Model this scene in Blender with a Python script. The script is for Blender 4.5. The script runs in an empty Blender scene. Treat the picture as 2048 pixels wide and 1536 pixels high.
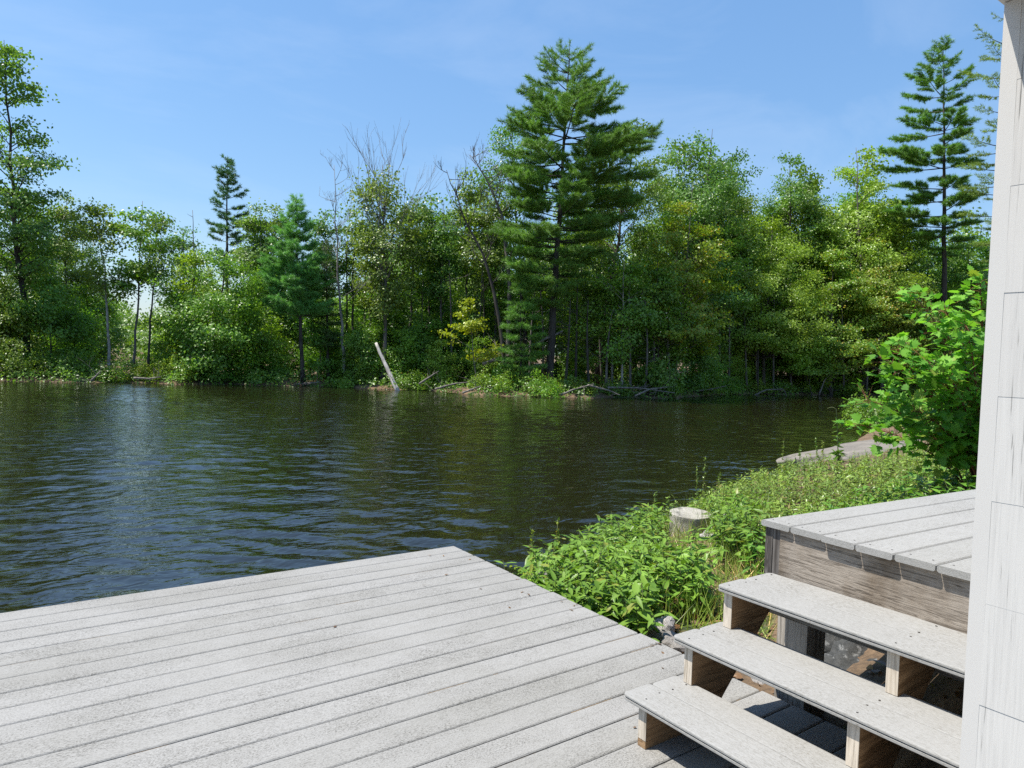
import bpy, math, random
import numpy as np
from mathutils import Matrix, Vector, noise as mnoise
R_ = random.Random(7)
rng = np.random.default_rng(7)
sc = bpy.context.scene
COL = sc.collection

# ---------------------------------------------------------------- camera
# frame: X = along the deck boards, Y = across them towards the lake, Z up; deck top = 0
F_PX, PITCH, ROLL, YAW, CAM_H = 1386.45, 0.0364565, 0.0344850, 0.6179256, 1.398462
cp, sp, cy, sy = math.cos(PITCH), math.sin(PITCH), math.cos(YAW), math.sin(YAW)
FW = np.array([sy*cp, cy*cp, -sp]); _rt = np.array([cy, -sy, 0.0]); _up = np.cross(_rt, FW)
RT = math.cos(ROLL)*_rt + math.sin(ROLL)*_up
UP = -math.sin(ROLL)*_rt + math.cos(ROLL)*_up
cam_d = bpy.data.cameras.new('camera'); cam = bpy.data.objects.new('camera', cam_d); COL.objects.link(cam)
cam_d.sensor_width = 36.0; cam_d.lens = F_PX/2048*36.0; cam_d.clip_start = 0.05; cam_d.clip_end = 5000
M = Matrix(((RT[0], UP[0], -FW[0], 0), (RT[1], UP[1], -FW[1], 0), (RT[2], UP[2], -FW[2], CAM_H), (0, 0, 0, 1)))
cam.matrix_world = M
sc.camera = cam
# ---------------------------------------------------------------- sky, sun, exposure
SUN_TO = np.array([-0.42, 0.26, 1.0]); SUN_TO /= np.linalg.norm(SUN_TO)
ELEV = math.asin(SUN_TO[2]); AZ = math.atan2(SUN_TO[0], SUN_TO[1])
w = bpy.data.worlds.new('World'); sc.world = w; w.use_nodes = True
nt = w.node_tree; nt.nodes.clear()
wo = nt.nodes.new('ShaderNodeOutputWorld'); bg = nt.nodes.new('ShaderNodeBackground'); sky = nt.nodes.new('ShaderNodeTexSky')
sky.sky_type = 'NISHITA'; sky.sun_disc = False; sky.sun_elevation = ELEV; sky.sun_rotation = AZ
sky.altitude = 100; sky.air_density = 1.35; sky.dust_density = 0.6; sky.ozone_density = 3.0
bg.inputs['Strength'].default_value = 0.100
hsv = nt.nodes.new('ShaderNodeHueSaturation'); hsv.inputs['Saturation'].default_value = 1.16; hsv.inputs['Hue'].default_value = .501
nt.links.new(sky.outputs[0], hsv.inputs['Color']); # thin high cirrus veil
tcw = nt.nodes.new('ShaderNodeTexCoord'); mpw = nt.nodes.new('ShaderNodeMapping'); mpw.inputs['Scale'].default_value = (1.2, 3.4, 5.0); mpw.inputs['Rotation'].default_value = (0, .2, .5)
nzw = nt.nodes.new('ShaderNodeTexNoise'); nzw.inputs['Scale'].default_value = 1.3; nzw.inputs['Detail'].default_value = 7; nzw.inputs['Roughness'].default_value = .6; nzw.inputs['Distortion'].default_value = .5
rpw = nt.nodes.new('ShaderNodeValToRGB'); rpw.color_ramp.elements[0].position = .48; rpw.color_ramp.elements[1].position = .80; rpw.color_ramp.elements[1].color = (.13, .13, .13, 1)
mxw = nt.nodes.new('ShaderNodeMix'); mxw.data_type = 'RGBA'; mxw.inputs[7].default_value = (6.5, 6.8, 7.2, 1)
nt.links.new(tcw.outputs['Generated'], mpw.inputs[0]); nt.links.new(mpw.outputs[0], nzw.inputs['Vector']); nt.links.new(nzw.outputs['Fac'], rpw.inputs[0]); nt.links.new(rpw.outputs[0], mxw.inputs[0])
mxv = nt.nodes.new('ShaderNodeMix'); mxv.data_type = 'RGBA'; mxv.inputs[0].default_value = .42; mxv.inputs[7].default_value = (1.28, 2.55, 4.75, 1)   # soft even summer haze in the blue
nt.links.new(hsv.outputs[0], mxv.inputs[6]); nt.links.new(mxv.outputs[2], mxw.inputs[6]); nt.links.new(mxw.outputs[2], bg.inputs['Color']); nt.links.new(bg.outputs[0], wo.inputs['Surface'])
sun_d = bpy.data.lights.new('sun', 'SUN'); sun = bpy.data.objects.new('sun', sun_d); COL.objects.link(sun)
sun_d.energy = 4.4; sun_d.angle = math.radians(0.5); sun_d.color = (1.0, 0.955, 0.88)
sun.rotation_euler = Vector(SUN_TO).to_track_quat('Z', 'Y').to_euler(); sun.location = (-20, 20, 60)
sc.view_settings.view_transform = 'Standard'; sc.view_settings.look = 'None'
sc.view_settings.exposure = 0.88; sc.view_settings.gamma = 1.0
sc.render.engine = 'CYCLES'
sc.cycles.use_denoising = False; sc.cycles.max_bounces = 9; sc.cycles.diffuse_bounces = 6; sc.cycles.transmission_bounces = 6; sc.cycles.glossy_bounces = 3
sc.cycles.sample_clamp_indirect = 6

# ---------------------------------------------------------------- helpers
def at(px, py, depth):
    """the point of the place seen at a given spot of the photo, depth metres ahead"""
    return np.array([0, 0, CAM_H]) + depth*(FW + (px-1024)/F_PX*RT - (py-768)/F_PX*UP)
def on_plane(px, py, z):
    d = FW + (px-1024)/F_PX*RT - (py-768)/F_PX*UP
    return np.array([0, 0, CAM_H]) + d*((z-CAM_H)/d[2])
def unit(v):
    v = np.asarray(v, float); return v/np.maximum(np.linalg.norm(v, axis=-1, keepdims=True), 1e-9)
CR = np.array([cy, -sy, 0.0]); CF = np.array([sy, cy, 0.0])      # level right and ahead

SMOOTH_NAMES = {'trunk', 'stems', 'stem', 'branches', 'bare_twigs', 'leafy_weeds', 'fine_weeds', 'foliage', 'fronds'}
class MB:
    def __init__(s): s.v = []; s.f = []; s.n = 0
    def add(s, V, F):
        V = np.asarray(V, np.float32).reshape(-1, 3); s.v.append(V)
        if isinstance(F, np.ndarray): s.f.append(F.astype(np.int32)+s.n)
        else:
            by = {}
            for f in F: by.setdefault(len(f), []).append(f)
            for k in by: s.f.append(np.array(by[k], np.int32)+s.n)
        s.n += len(V)
    def build(s, name, mat, parent=None, smooth=False):
        me = bpy.data.meshes.new(name)
        if s.n:
            V = np.concatenate(s.v); me.vertices.add(len(V)); me.vertices.foreach_set('co', V.ravel())
            tot = np.concatenate([np.full(len(f), f.shape[1], np.int32) for f in s.f])
            lv = np.concatenate([f.ravel() for f in s.f])
            me.loops.add(len(lv)); me.loops.foreach_set('vertex_index', lv)
            me.polygons.add(len(tot)); st = np.concatenate([[0], np.cumsum(tot)[:-1]]).astype(np.int32)
            me.polygons.foreach_set('loop_start', st); me.polygons.foreach_set('loop_total', tot)
            me.update(calc_edges=True)
            sm = smooth or name in SMOOTH_NAMES
            me.polygons.foreach_set('use_smooth', np.full(len(tot), sm, bool))
        me.materials.append(mat)
        o = bpy.data.objects.new(name, me); COL.objects.link(o)
        if parent is not None: o.parent = parent
        return o
    def box(s, x0, x1, y0, y1, z0, z1):
        V = [(x, y, z) for z in (z0, z1) for y in (y0, y1) for x in (x0, x1)]
        s.add(V, [(0, 2, 3, 1), (4, 5, 7, 6), (0, 1, 5, 4), (2, 6, 7, 3), (0, 4, 6, 2), (1, 3, 7, 5)])
    def prism(s, poly, a, b):
        """poly: list of 3D points (a ring); extruded from offset vector a to offset vector b"""
        P = np.asarray(poly, float); n = len(P)
        V = np.concatenate([P+np.asarray(a), P+np.asarray(b)])
        F = [tuple(range(n))[::-1], tuple(range(n, 2*n))]+[(i, (i+1) % n, n+(i+1) % n, n+i) for i in range(n)]
        s.add(V, F)
    def tube(s, P, r, k=6, cap=True):
        P = np.asarray(P, float); n = len(P); r = np.broadcast_to(np.asarray(r, float), (n,))
        T = unit(np.gradient(P, axis=0)); ref = np.array([0.31, 0.95, 0.1]) if abs(T[0][2]) > 0.7 else np.array([0, 0, 1.0])
        A = unit(np.cross(T, ref)); B = np.cross(T, A)
        th = np.arange(k)*2*math.pi/k
        V = P[:, None]+r[:, None, None]*(np.cos(th)[None, :, None]*A[:, None]+np.sin(th)[None, :, None]*B[:, None])
        i = np.arange(n-1)[:, None]*k; j = np.arange(k)[None]; j2 = (j+1) % k
        F = np.stack([i+j, i+j2, i+k+j2, i+k+j], -1).reshape(-1, 4)
        s.add(V.reshape(-1, 3), F)
        if cap:
            s.f.append(np.array([list(range(k))[::-1]], np.int32)+s.n-n*k); s.f.append(np.array([list(range(k))], np.int32)+s.n-k)
    def leaves(s, C, N, D, L, W, fold=0.0, shape='rhomb'):
        """many single leaves: centre of stalk end C, normal N, direction D"""
        C = np.asarray(C, float); n = len(C)
        if n == 0: return
        N = unit(N); D = unit(D-N*np.sum(D*N, -1, keepdims=True)); S = np.cross(N, D)
        L = np.broadcast_to(L, (n,))[:, None]; W = np.broadcast_to(W, (n,))[:, None]
        if shape == 'rhomb':
            pts = [(0, 0, 0), (.45, -.5, fold), (1, 0, 0), (.45, .5, fold)]; fs = [(0, 1, 2, 3)]
        elif shape == 'lance':
            pts = [(0, 0, 0), (.22, -.40, .5), (.5, -.46, .55), (.8, -.2, .1), (1, 0, -.5), (.8, .2, .1), (.5, .46, .55), (.22, .40, .5), (.5, 0, 0.1)]
            fs = [(0, 1, 2, 8), (8, 2, 3, 4), (8, 4, 5, 6), (0, 8, 6, 7)]
        elif shape == 'maple':
            pts = [(0, 0, 0), (-.05, -.28, .1), (.16, -.52, .25), (.27, -.30, .15), (.44, -.55, .3), (.52, -.30, .2), (.68, -.33, .1), (.70, -.15, 0), (1, 0, -.35),
                   (.70, .15, 0), (.68, .33, .1), (.52, .30, .2), (.44, .55, .3), (.27, .30, .15), (.16, .52, .25), (-.05, .28, .1), (.4, 0, 0)]
            fs = [(16, i, i+1) for i in range(0, 15)]+[(16, 15, 0)]
        elif shape == 'needle':
            pts = [(0, -.5, 0), (1, 0, 0), (0, .5, 0)]; fs = [(0, 1, 2)]
        m = len(pts); V = np.empty((n, m, 3))
        for q, (a, b, c) in enumerate(pts): V[:, q] = C+D*(a*L)+S*(b*W)+N*(c*W*(fold if shape != 'rhomb' else 1))
        by = {}
        for f in fs: by.setdefault(len(f), []).append(f)
        off = (np.arange(n)*m)[:, None, None]
        for k in by: s.f.append((np.array(by[k])[None]+off).reshape(-1, k).astype(np.int32)+s.n)
        s.v.append(V.reshape(-1, 3).astype(np.float32)); s.n += n*m

def empty(name, loc=(0, 0, 0)):
    o = bpy.data.objects.new(name, None); COL.objects.link(o); o.location = tuple(loc); o.empty_display_size = .2; return o
def tag(o, label=None, cat=None, group=None, kind=None):
    if label: o['label'] = label
    if cat: o['category'] = cat
    if group: o['group'] = group
    if kind: o['kind'] = kind
    return o

# ---------------------------------------------------------------- materials
def new_mat(name):
    m = bpy.data.materials.new(name); m.use_nodes = True; t = m.node_tree
    return m, t, t.nodes['Principled BSDF'], t.nodes['Material Output']
def node(t, typ, **kw):
    n = t.nodes.new(typ)
    for k, v in kw.items():
        if k.startswith('i_'): n.inputs[k[2:].replace('_', ' ')].default_value = v
        else: setattr(n, k, v)
    return n
def ramp(t, fac, stops):
    r = t.nodes.new('ShaderNodeValToRGB'); e = r.color_ramp.elements
    while len(e) < len(stops): e.new(0.5)
    for q, (p, c) in enumerate(stops): e[q].position = p; e[q].color = (*c, 1) if len(c) == 3 else c
    t.links.new(fac, r.inputs[0]); return r.outputs[0]
def mapped(t, scale, rot=(0, 0, 0), src='Object'):
    tc = t.nodes.new('ShaderNodeTexCoord'); mp = t.nodes.new('ShaderNodeMapping')
    mp.inputs['Scale'].default_value = scale; mp.inputs['Rotation'].default_value = rot
    t.links.new(tc.outputs[src], mp.inputs[0]); return mp.outputs[0]
def noise(t, vec, scale, detail=4, rough=.55, dist=0.0):
    n = node(t, 'ShaderNodeTexNoise', i_Scale=scale, i_Detail=detail, i_Roughness=rough, i_Distortion=dist)
    if vec is not None: t.links.new(vec, n.inputs['Vector'])
    return n.outputs['Fac']
def mix(t, fac, a, b, mode='MIX'):
    n = t.nodes.new('ShaderNodeMix'); n.data_type = 'RGBA'; n.blend_type = mode
    for s, v in ((n.inputs['Factor'], fac), (n.inputs['A'], a), (n.inputs['B'], b)): pass
    fi, ai, bi = n.inputs[0], n.inputs[6], n.inputs[7]
    for s, v in ((fi, fac), (ai, a), (bi, b)):
        if hasattr(v, 'links') or isinstance(v, bpy.types.NodeSocket): t.links.new(v, s)
        else: s.default_value = v if isinstance(v, (int, float)) else (*v, 1)
    return n.outputs[2]
def bump(t, b, h, strength, dist):
    n = node(t, 'ShaderNodeBump', i_Strength=strength, i_Distance=dist); t.links.new(h, n.inputs['Height']); t.links.new(n.outputs[0], b.inputs['Normal']); return n

def leaf_mat(name, c1, c2, trans=.42, rough=.38, c3=None, p3=.04, spec=.5, k_=2.3):
    m, t, b, out = new_mat(name)
    q_ = (k_*1.08, k_, k_*.72); c1 = tuple(x*y for x, y in zip(c1, q_)); c2 = tuple(x*y for x, y in zip(c2, q_))
    g = t.nodes.new('ShaderNodeNewGeometry')
    st = [(0.0, c1), (1.0-p3 if c3 else 1.0, c2)]
    if c3: st = [(0.0, c1), (1-p3-.01, c2), (1-p3, c3)]
    c = ramp(t, g.outputs['Random Per Island'], st)
    oi = t.nodes.new('ShaderNodeObjectInfo')
    v = mapped(t, (1, 1, 1)); nz = noise(t, v, .55, 2)
    hs = node(t, 'ShaderNodeHueSaturation'); t.links.new(c, hs.inputs['Color'])
    mr = node(t, 'ShaderNodeMapRange'); mr.inputs['To Min'].default_value = .478; mr.inputs['To Max'].default_value = .522
    t.links.new(oi.outputs['Random'], mr.inputs[0]); t.links.new(mr.outputs[0], hs.inputs['Hue'])
    mv = node(t, 'ShaderNodeMapRange'); mv.inputs['From Min'].default_value = .3; mv.inputs['From Max'].default_value = .7
    mv.inputs['To Min'].default_value = .75; mv.inputs['To Max'].default_value = 1.25
    t.links.new(nz, mv.inputs[0]); t.links.new(mv.outputs[0], hs.inputs['Value'])
    t.links.new(hs.outputs[0], b.inputs['Base Color']); b.inputs['Roughness'].default_value = rough; b.inputs['Specular IOR Level'].default_value = spec
    tr = t.nodes.new('ShaderNodeBsdfTranslucent'); tc = mix(t, 1.0, hs.outputs[0], (1.25, 1.3, .55), 'MULTIPLY'); t.links.new(tc, tr.inputs[0])
    ms = t.nodes.new('ShaderNodeMixShader'); ms.inputs[0].default_value = trans
    t.links.new(b.outputs[0], ms.inputs[1]); t.links.new(tr.outputs[0], ms.inputs[2]); t.links.new(ms.outputs[0], out.inputs['Surface'])
    return m
def bark_mat(name, c1, c2, scale=6, stretch=.25):
    m, t, b, out = new_mat(name)
    v = mapped(t, (1, 1, stretch)); n = noise(t, v, scale, 5, .65)
    t.links.new(ramp(t, n, [(.35, c1), (.65, c2)]), b.inputs['Base Color']); b.inputs['Roughness'].default_value = .9
    bump(t, b, n, .6, .03); return m

LEAF = {
 'maple': leaf_mat('maple leaf', (.045, .098, .016), (.085, .165, .025)),
 'dark': leaf_mat('dark leaf', (.040, .082, .014), (.078, .140, .022)),
 'oak': leaf_mat('oak leaf', (.042, .085, .020), (.080, .135, .030)),
 'light': leaf_mat('light leaf', (.075, .140, .022), (.125, .205, .034)),
 'yellowing': leaf_mat('yellowing leaf', (.065, .115, .016), (.115, .165, .022), c3=(.33, .25, .02), p3=.10),
 'yellow': leaf_mat('yellow leaf', (.085, .130, .014), (.150, .185, .018)),
 'shrub': leaf_mat('shrub leaf', (.060, .115, .018), (.120, .190, .032), c3=(.19, .10, .03), p3=.04),
 'weed': leaf_mat('weed leaf', (.060, .135, .022), (.125, .235, .045), trans=.3, k_=1.5, spec=.3, c3=(.22, .26, .04), p3=.05),
 'fine': leaf_mat('fine weed leaf', (.085, .150, .030), (.165, .240, .055), trans=.3, k_=1.5, c3=(.24, .20, .06), p3=.06),
 'sapling': leaf_mat('maple sapling leaf', (.040, .118, .018), (.090, .195, .030), trans=.45, spec=.25, rough=.5, k_=2.3, c3=(.26, .34, .05), p3=.04),
 'brown': leaf_mat('dead leaf', (.11, .065, .035), (.22, .14, .08), trans=.1, k_=1.0),
}
NEEDLE = {
 'pine': leaf_mat('pine needle', (.038, .088, .020), (.088, .158, .032), trans=.3, rough=.5),
 'bluepine': leaf_mat('young pine needle', (.040, .120, .040), (.080, .195, .062), trans=.3, rough=.5),
 'darkpine': leaf_mat('dark pine needle', (.022, .058, .018), (.045, .095, .028), trans=.2, rough=.5),
}
BARK = {
 'dark': bark_mat('dark bark', (.022, .017, .013), (.07, .058, .047)),
 'grey': bark_mat('grey bark', (.06, .052, .045), (.17, .15, .13)),
 'pale': bark_mat('pale bark', (.16, .14, .12), (.42, .39, .35), 5, .6),
 'dead': bark_mat('weathered dead wood', (.085, .072, .06), (.23, .20, .17), 7, .2),
 'twiggrey': bark_mat('grey dead twig', (.13, .12, .11), (.27, .25, .23)),
 'log': bark_mat('bare pale log', (.30, .27, .235), (.60, .56, .50), 5, .3),
 'twig': bark_mat('red twig', (.12, .04, .02), (.22, .08, .04), 9, .5),
 'stem': bark_mat('green stem', (.08, .10, .03), (.14, .15, .06), 9, .5),
}

def deck_material(name, tint=(1, 1, 1), ax=0, wear=1.0, dk=.25):
    m, t, b, out = new_mat(name)
    geo = t.nodes.new('ShaderNodeNewGeometry')
    vg = mapped(t, (1, 7, 7) if ax == 0 else (7, 1, 7))
    v = mapped(t, (1, 1, 1))
    grain = noise(t, vg, 22, 5, .7, .6)
    st_ = (.40, 1, 1) if ax == 0 else (1, .25, 1); speck = noise(t, mapped(t, st_), 300, 3, .75)
    speck2 = noise(t, mapped(t, st_), 120, 5, .8)
    blotch = noise(t, mapped(t, (1, 2.2, 1)), 2.1, 5, .65)
    base = ramp(t, geo.outputs['Random Per Island'], [(0, (.475, .47, .455)), (1, (.515, .51, .50))])
    g = ramp(t, grain, [(.30, (.72, .71, .69)), (.55, (1, 1, 1))])
    c = mix(t, .55, base, g, 'MULTIPLY')
    s = ramp(t, speck, [(.36, (dk*1.04, dk, dk*.92)), (.52, (1, 1, 1))])
    blm = ramp(t, blotch, [(.40, (.45, .45, .45)), (.68, (1, 1, 1))])
    c = mix(t, blm, c, mix(t, 1.0, c, s, 'MULTIPLY'))
    s2 = ramp(t, speck2, [(.36, (.34, .33, .30)), (.47, (1, 1, 1))])
    bl2 = ramp(t, blotch, [(.46, (.10*wear,)*3), (.70, (.95*wear,)*3)])
    c = mix(t, bl2, c, mix(t, 1.0, c, s2, 'MULTIPLY'))
    c = mix(t, 1.0, c, tint, 'MULTIPLY')
    lb = noise(t, mapped(t, (1, 1.6, 1)), .85, 6, .7); c = mix(t, ramp(t, lb, [(.45, (0, 0, 0)), (.75, (.5*wear,)*3)]), c, mix(t, 1.0, c, (.70, .69, .64), 'MULTIPLY'))
    t.links.new(c, b.inputs['Base Color']); b.inputs['Roughness'].default_value = .8; b.inputs['Specular IOR Level'].default_value = .12
    bump(t, b, grain, .35, .004); return m
DECK = deck_material('grey composite decking', (.605, .597, .578))
TREAD = deck_material('grey tread board', (.615, .613, .60), 1, .3, .58)
UPDECK = deck_material('grey upper decking', (.63, .628, .615), 0, .35, .5)

def lumber(name, c1, c2, axis=0, scale=10, cross=9.0, streak=None):
    m, t, b, out = new_mat(name)
    s = [cross]*3; s[axis] = .55
    v = mapped(t, tuple(s)); n = noise(t, v, scale*.28, 6, .62, 1.0)
    fine = noise(t, v, scale*1.3, 4, .7)
    c = ramp(t, n, [(.30, c1), (.52, c2), (.60, tuple(x*.8 for x in c1)), (.72, c2)])
    f = ramp(t, fine, [(.32, (.42, .40, .38)), (.5, (1, 1, 1))]); c = mix(t, .75, c, f, 'MULTIPLY')
    if streak:
        st = noise(t, mapped(t, (2.6, 2.6, 1.2)), 1.6, 4, .6); c = mix(t, ramp(t, st, [(.44, (0, 0, 0)), (.66, (1, 1, 1))]), c, mix(t, 1.0, c, streak, 'MULTIPLY'))
    t.links.new(c, b.inputs['Base Color']); b.inputs['Roughness'].default_value = .85; b.inputs['Specular IOR Level'].default_value = .2
    bump(t, b, fine, .5, .004); return m
OLDWOOD = lumber('weathered rim board', (.15, .125, .10), (.345, .30, .25), 1, 10, 24.0, streak=(.55, .49, .42))
OLDWOOD_X = lumber('weathered beam wood', (.13, .115, .095), (.30, .275, .24), 1, 8)
STRINGER = lumber('new stringer wood', (.20, .118, .058), (.32, .205, .112), 0, 7)
ENDGRAIN = lumber('stringer front wood', (.40, .34, .26), (.58, .51, .42), 2, 9)
POSTW = lumber('support post wood', (.22, .20, .17), (.42, .38, .33), 2, 8)
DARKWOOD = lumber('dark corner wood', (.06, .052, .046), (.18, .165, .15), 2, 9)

def white_paint(name, weather):
    m, t, b, out = new_mat(name)
    v = mapped(t, (100, 100, 3.2)); n = noise(t, v, 2.6, 3, .6, .5)
    f = noise(t, mapped(t, (1, 1, .5)), 55, 4, .6)
    geo = t.nodes.new('ShaderNodeNewGeometry')
    base = ramp(t, geo.outputs['Random Per Island'], [(0, (.50, .48, .45)), (1, (.56, .54, .505))])
    if weather:
        c = mix(t, 1.0, base, ramp(t, n, [(.30, (.30, .30, .29)), (.37, (.90, .90, .90)), (.6, (1, 1, 1))]), 'MULTIPLY')
        w2 = noise(t, mapped(t, (1, 1, .45)), 9, 4, .6); c = mix(t, ramp(t, w2, [(.36, (0, 0, 0)), (.52, (1, 1, 1))]), base, c)
    else: c = base
    t.links.new(c, b.inputs['Base Color']); b.inputs['Roughness'].default_value = .55 if weather else .4
    bump(t, b, n, .4 if weather else .03, .0008); return m
WHITE = white_paint('white painted trim', False); SHINGLE = white_paint('white painted shingle', True)

def stone_mat(name, c1, c2, lichen=None, scale=7):
    m, t, b, out = new_mat(name)
    v = mapped(t, (1, 1, 1)); n = noise(t, v, scale, 6, .65); f = noise(t, v, scale*14, 4, .7)
    c = ramp(t, n, [(.3, c1), (.7, c2)]); c = mix(t, .6, c, ramp(t, f, [(.3, (.55, .54, .52)), (.6, (1.05, 1.05, 1.05))]), 'MULTIPLY')
    if lichen: c = mix(t, ramp(t, noise(t, v, scale*.6, 5, .7), [(.55, (0, 0, 0)), (.62, (1, 1, 1))]), c, lichen)
    t.links.new(c, b.inputs['Base Color']); b.inputs['Roughness'].default_value = .9; bump(t, b, mix(t, .4, n, f), .7, .03); return m
ROCK = stone_mat('grey bank rock', (.20, .185, .165), (.43, .40, .37))
PALEROCK = stone_mat('pale bank rock', (.36, .33, .30), (.58, .55, .52))
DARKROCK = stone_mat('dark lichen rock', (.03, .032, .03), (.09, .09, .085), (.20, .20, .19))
LEDGE = stone_mat('pinkish granite ledge', (.13, .115, .095), (.26, .23, .19), (.11, .10, .09), 3)
CONCRETE = stone_mat('old concrete', (.27, .25, .205), (.44, .41, .35), (.16, .15, .125), 9)

def ground_mat():
    m, t, b, out = new_mat('bank soil and litter')
    v = mapped(t, (1, 1, 1)); n = noise(t, v, .9, 6, .65); f = noise(t, v, 28, 5, .75)
    c = ramp(t, n, [(.35, (.075, .055, .036)), (.55, (.17, .12, .075)), (.62, (.045, .07, .02))])
    c = mix(t, .8, c, ramp(t, f, [(.3, (.4, .36, .32)), (.62, (1.5, 1.35, 1.15))]), 'MULTIPLY')
    t.links.new(c, b.inputs['Base Color']); b.inputs['Roughness'].default_value = .95; bump(t, b, f, .8, .03); return m
GROUND = ground_mat()

def water_mat():
    m, t, b, out = new_mat('dark lake water')
    b.inputs['Base Color'].default_value = (.0110, .0105, .0042, 1); b.inputs['Roughness'].default_value = .035
    b.inputs['IOR'].default_value = 1.42; b.inputs['Specular IOR Level'].default_value = 1.0
    # ripples run roughly across the view, lifted by a light wind
    ang = YAW
    v1 = mapped(t, (1.0, 2.3, 1), (0, 0, ang-.18)); v2 = mapped(t, (1.0, 1.9, 1), (0, 0, ang+.30)); v3 = mapped(t, (1, 1.5, 1), (0, 0, ang))
    n1 = noise(t, v1, 2.6, 2, .5, .5); n2 = noise(t, v2, 5.6, 2, .5, .4); n3 = noise(t, v3, 15.0, 2, .5)
    gust = ramp(t, noise(t, mapped(t, (.5, 1.0, 1), (0, 0, ang-.1)), .16, 3, .5), [(.36, (.45, .45, .45)), (.64, (1, 1, 1))])
    def mul(a, k):
        q = node(t, 'ShaderNodeMath', operation='MULTIPLY'); t.links.new(a, q.inputs[0])
        if isinstance(k, (int, float)): q.inputs[1].default_value = k
        else: t.links.new(k, q.inputs[1])
        return q.outputs[0]
    def add(a, c):
        q = node(t, 'ShaderNodeMath', operation='ADD'); t.links.new(a, q.inputs[0]); t.links.new(c, q.inputs[1]); return q.outputs[0]
    h = add(add(mul(n1, 1.0), mul(n2, .42)), mul(n3, .10))
    h = mul(h, gust)
    bump(t, b, h, 1.0, .028); return m
WATER = water_mat()

# ---------------------------------------------------------------- the setting: ground and lake
ZW = -0.45
FAR_X = np.array([-2500, -900, -300, 0, 200, 400, 600, 700, 790, 860, 940, 1050, 1130, 1200, 1330, 1400, 1500, 1650, 1800, 2000, 2600, 4000.])
FAR_D = np.array([16, 24, 29, 31.5, 33.5, 35, 37, 37, 36.5, 36.5, 34.5, 33.6, 34, 35.5, 37, 42, 47.5, 50, 51, 52, 52, 60.])
NEAR_X = np.array([-4000, 870, 940, 1010, 1100, 1300, 1400, 1560, 1700, 1800, 1900, 2000, 2600, 4000.])
NEAR_D = np.array([.6, .6, 3.5, 4.9, 5.7, 7.3, 8.6, 11.6, 16, 27, 40, 53, 54, 62.])
def polar(x, y):
    d = x*CF[0]+y*CF[1]; s = x*CR[0]+y*CR[1]
    return d, 1024+F_PX*s/np.maximum(d, .05)
def ground_z(x, y):
    x = np.asarray(x, float); y = np.asarray(y, float)
    d, px = polar(x, y)
    wob = .35*np.sin(px*.031)+.25*np.sin(px*.083+1)
    far = np.interp(px, FAR_X, FAR_D)+wob; near = np.interp(px, NEAR_X, NEAR_D)+.25*wob*np.clip((px-1000)/300, 0, 1)
    s = (near-d)*.8
    zn = ZW-.05+.26*(1-np.exp(-np.maximum(s, 0)/.9))+.014*np.maximum(s, 0)+.02*np.sin(x*5.1+y*3)*np.sin(y*4.3-x*2)
    e = d-far
    zf = ZW-.05+.24*(1-np.exp(-np.maximum(e, 0)/.8))+.03*np.maximum(e, 0)-.00*e+.10*np.sin(x*.9)*np.sin(y*.8)*np.clip(e, 0, 1)
    zf = np.minimum(zf, 2.2+.0*e)
    zl = ZW-.05-1.3*(1-np.exp(-np.maximum(np.minimum(-s, -e), 0)/1.5))
    z = np.where(s > 0, zn, np.where(e > 0, zf, zl))
    behind = d < .3
    return np.where(behind, np.where(x > 2.0, -.2, -1.2), z)
def gz(p): return float(ground_z(p[0], p[1]))

az = np.concatenate([np.linspace(-180, -62, 40), np.linspace(-60, 62, 330), np.linspace(65, 179, 30)])*math.pi/180
rr = np.concatenate([np.linspace(.3, 16, 110), np.geomspace(16.3, 27, 14), np.linspace(28, 66, 120), np.geomspace(68, 3000, 24)])
A, Rg = np.meshgrid(az, rr)
X = Rg*(np.cos(A)*CF[0]+np.sin(A)*CR[0]); Y = Rg*(np.cos(A)*CF[1]+np.sin(A)*CR[1])
Z = ground_z(X, Y)
mb = MB(); na, nr = len(az), len(rr)
i = np.arange(nr-1)[:, None]*na; j = np.arange(na)[None]; j2 = (j+1) % na
mb.add(np.stack([X, Y, Z], -1), np.stack([i+j, i+j2, i+na+j2, i+na+j], -1).reshape(-1, 4))
mb.v.append(np.array([[0, 0, -1.2]], np.float32)); c0 = mb.n; mb.n += 1
mb.f.append(np.array([(c0, (q+1) % na, q) for q in range(na)], np.int32))
tag(mb.build('ground', GROUND, smooth=True), kind='structure')
# the lake surface itself carries the ripples: a light wind sea of many crossing wave trains
wr = np.random.default_rng(3)
def ripples(x, y, dist):
    h = np.zeros_like(x); a0 = math.atan2(CF[1], CF[0])
    sp = 2*x*.0
    gust = .85+.35*np.sin(.21*x+.33*y+1.2*np.sin(.13*y-.2*x))*np.sin(.17*x-.11*y+.6)+.22*np.sin(.6*x+.9*y+np.sin(.5*x))
    gust = np.clip(gust, .25, 1.3)
    wx = x+.22*np.sin(.9*y+.4*x)+.10*np.sin(2.3*y-1.1*x); wy = y+.22*np.sin(.8*x-.5*y+2)+.10*np.sin(1.9*x+1.4*y)
    for q in range(90):
        lam = .15*(.95/.15)**wr.random(); th = a0+.10+wr.normal()*.60; k = 2*math.pi/lam
        slope = SLOPE*math.sqrt(2/90)*(1.0 if lam > .25 else .75)
        fade = np.clip(1.6-dist*.0105/lam*1.2, 0, 1)
        h += slope/k*np.sin(k*(wx*math.cos(th)+wy*math.sin(th))+wr.uniform(0, 6.28))*fade
    return h*gust
SLOPE = .074
wa = np.linspace(-52, 52, 640)*math.pi/180; wrr = np.concatenate([np.geomspace(1.5, 62, 820)])
A, Rg = np.meshgrid(wa, wrr)
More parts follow.
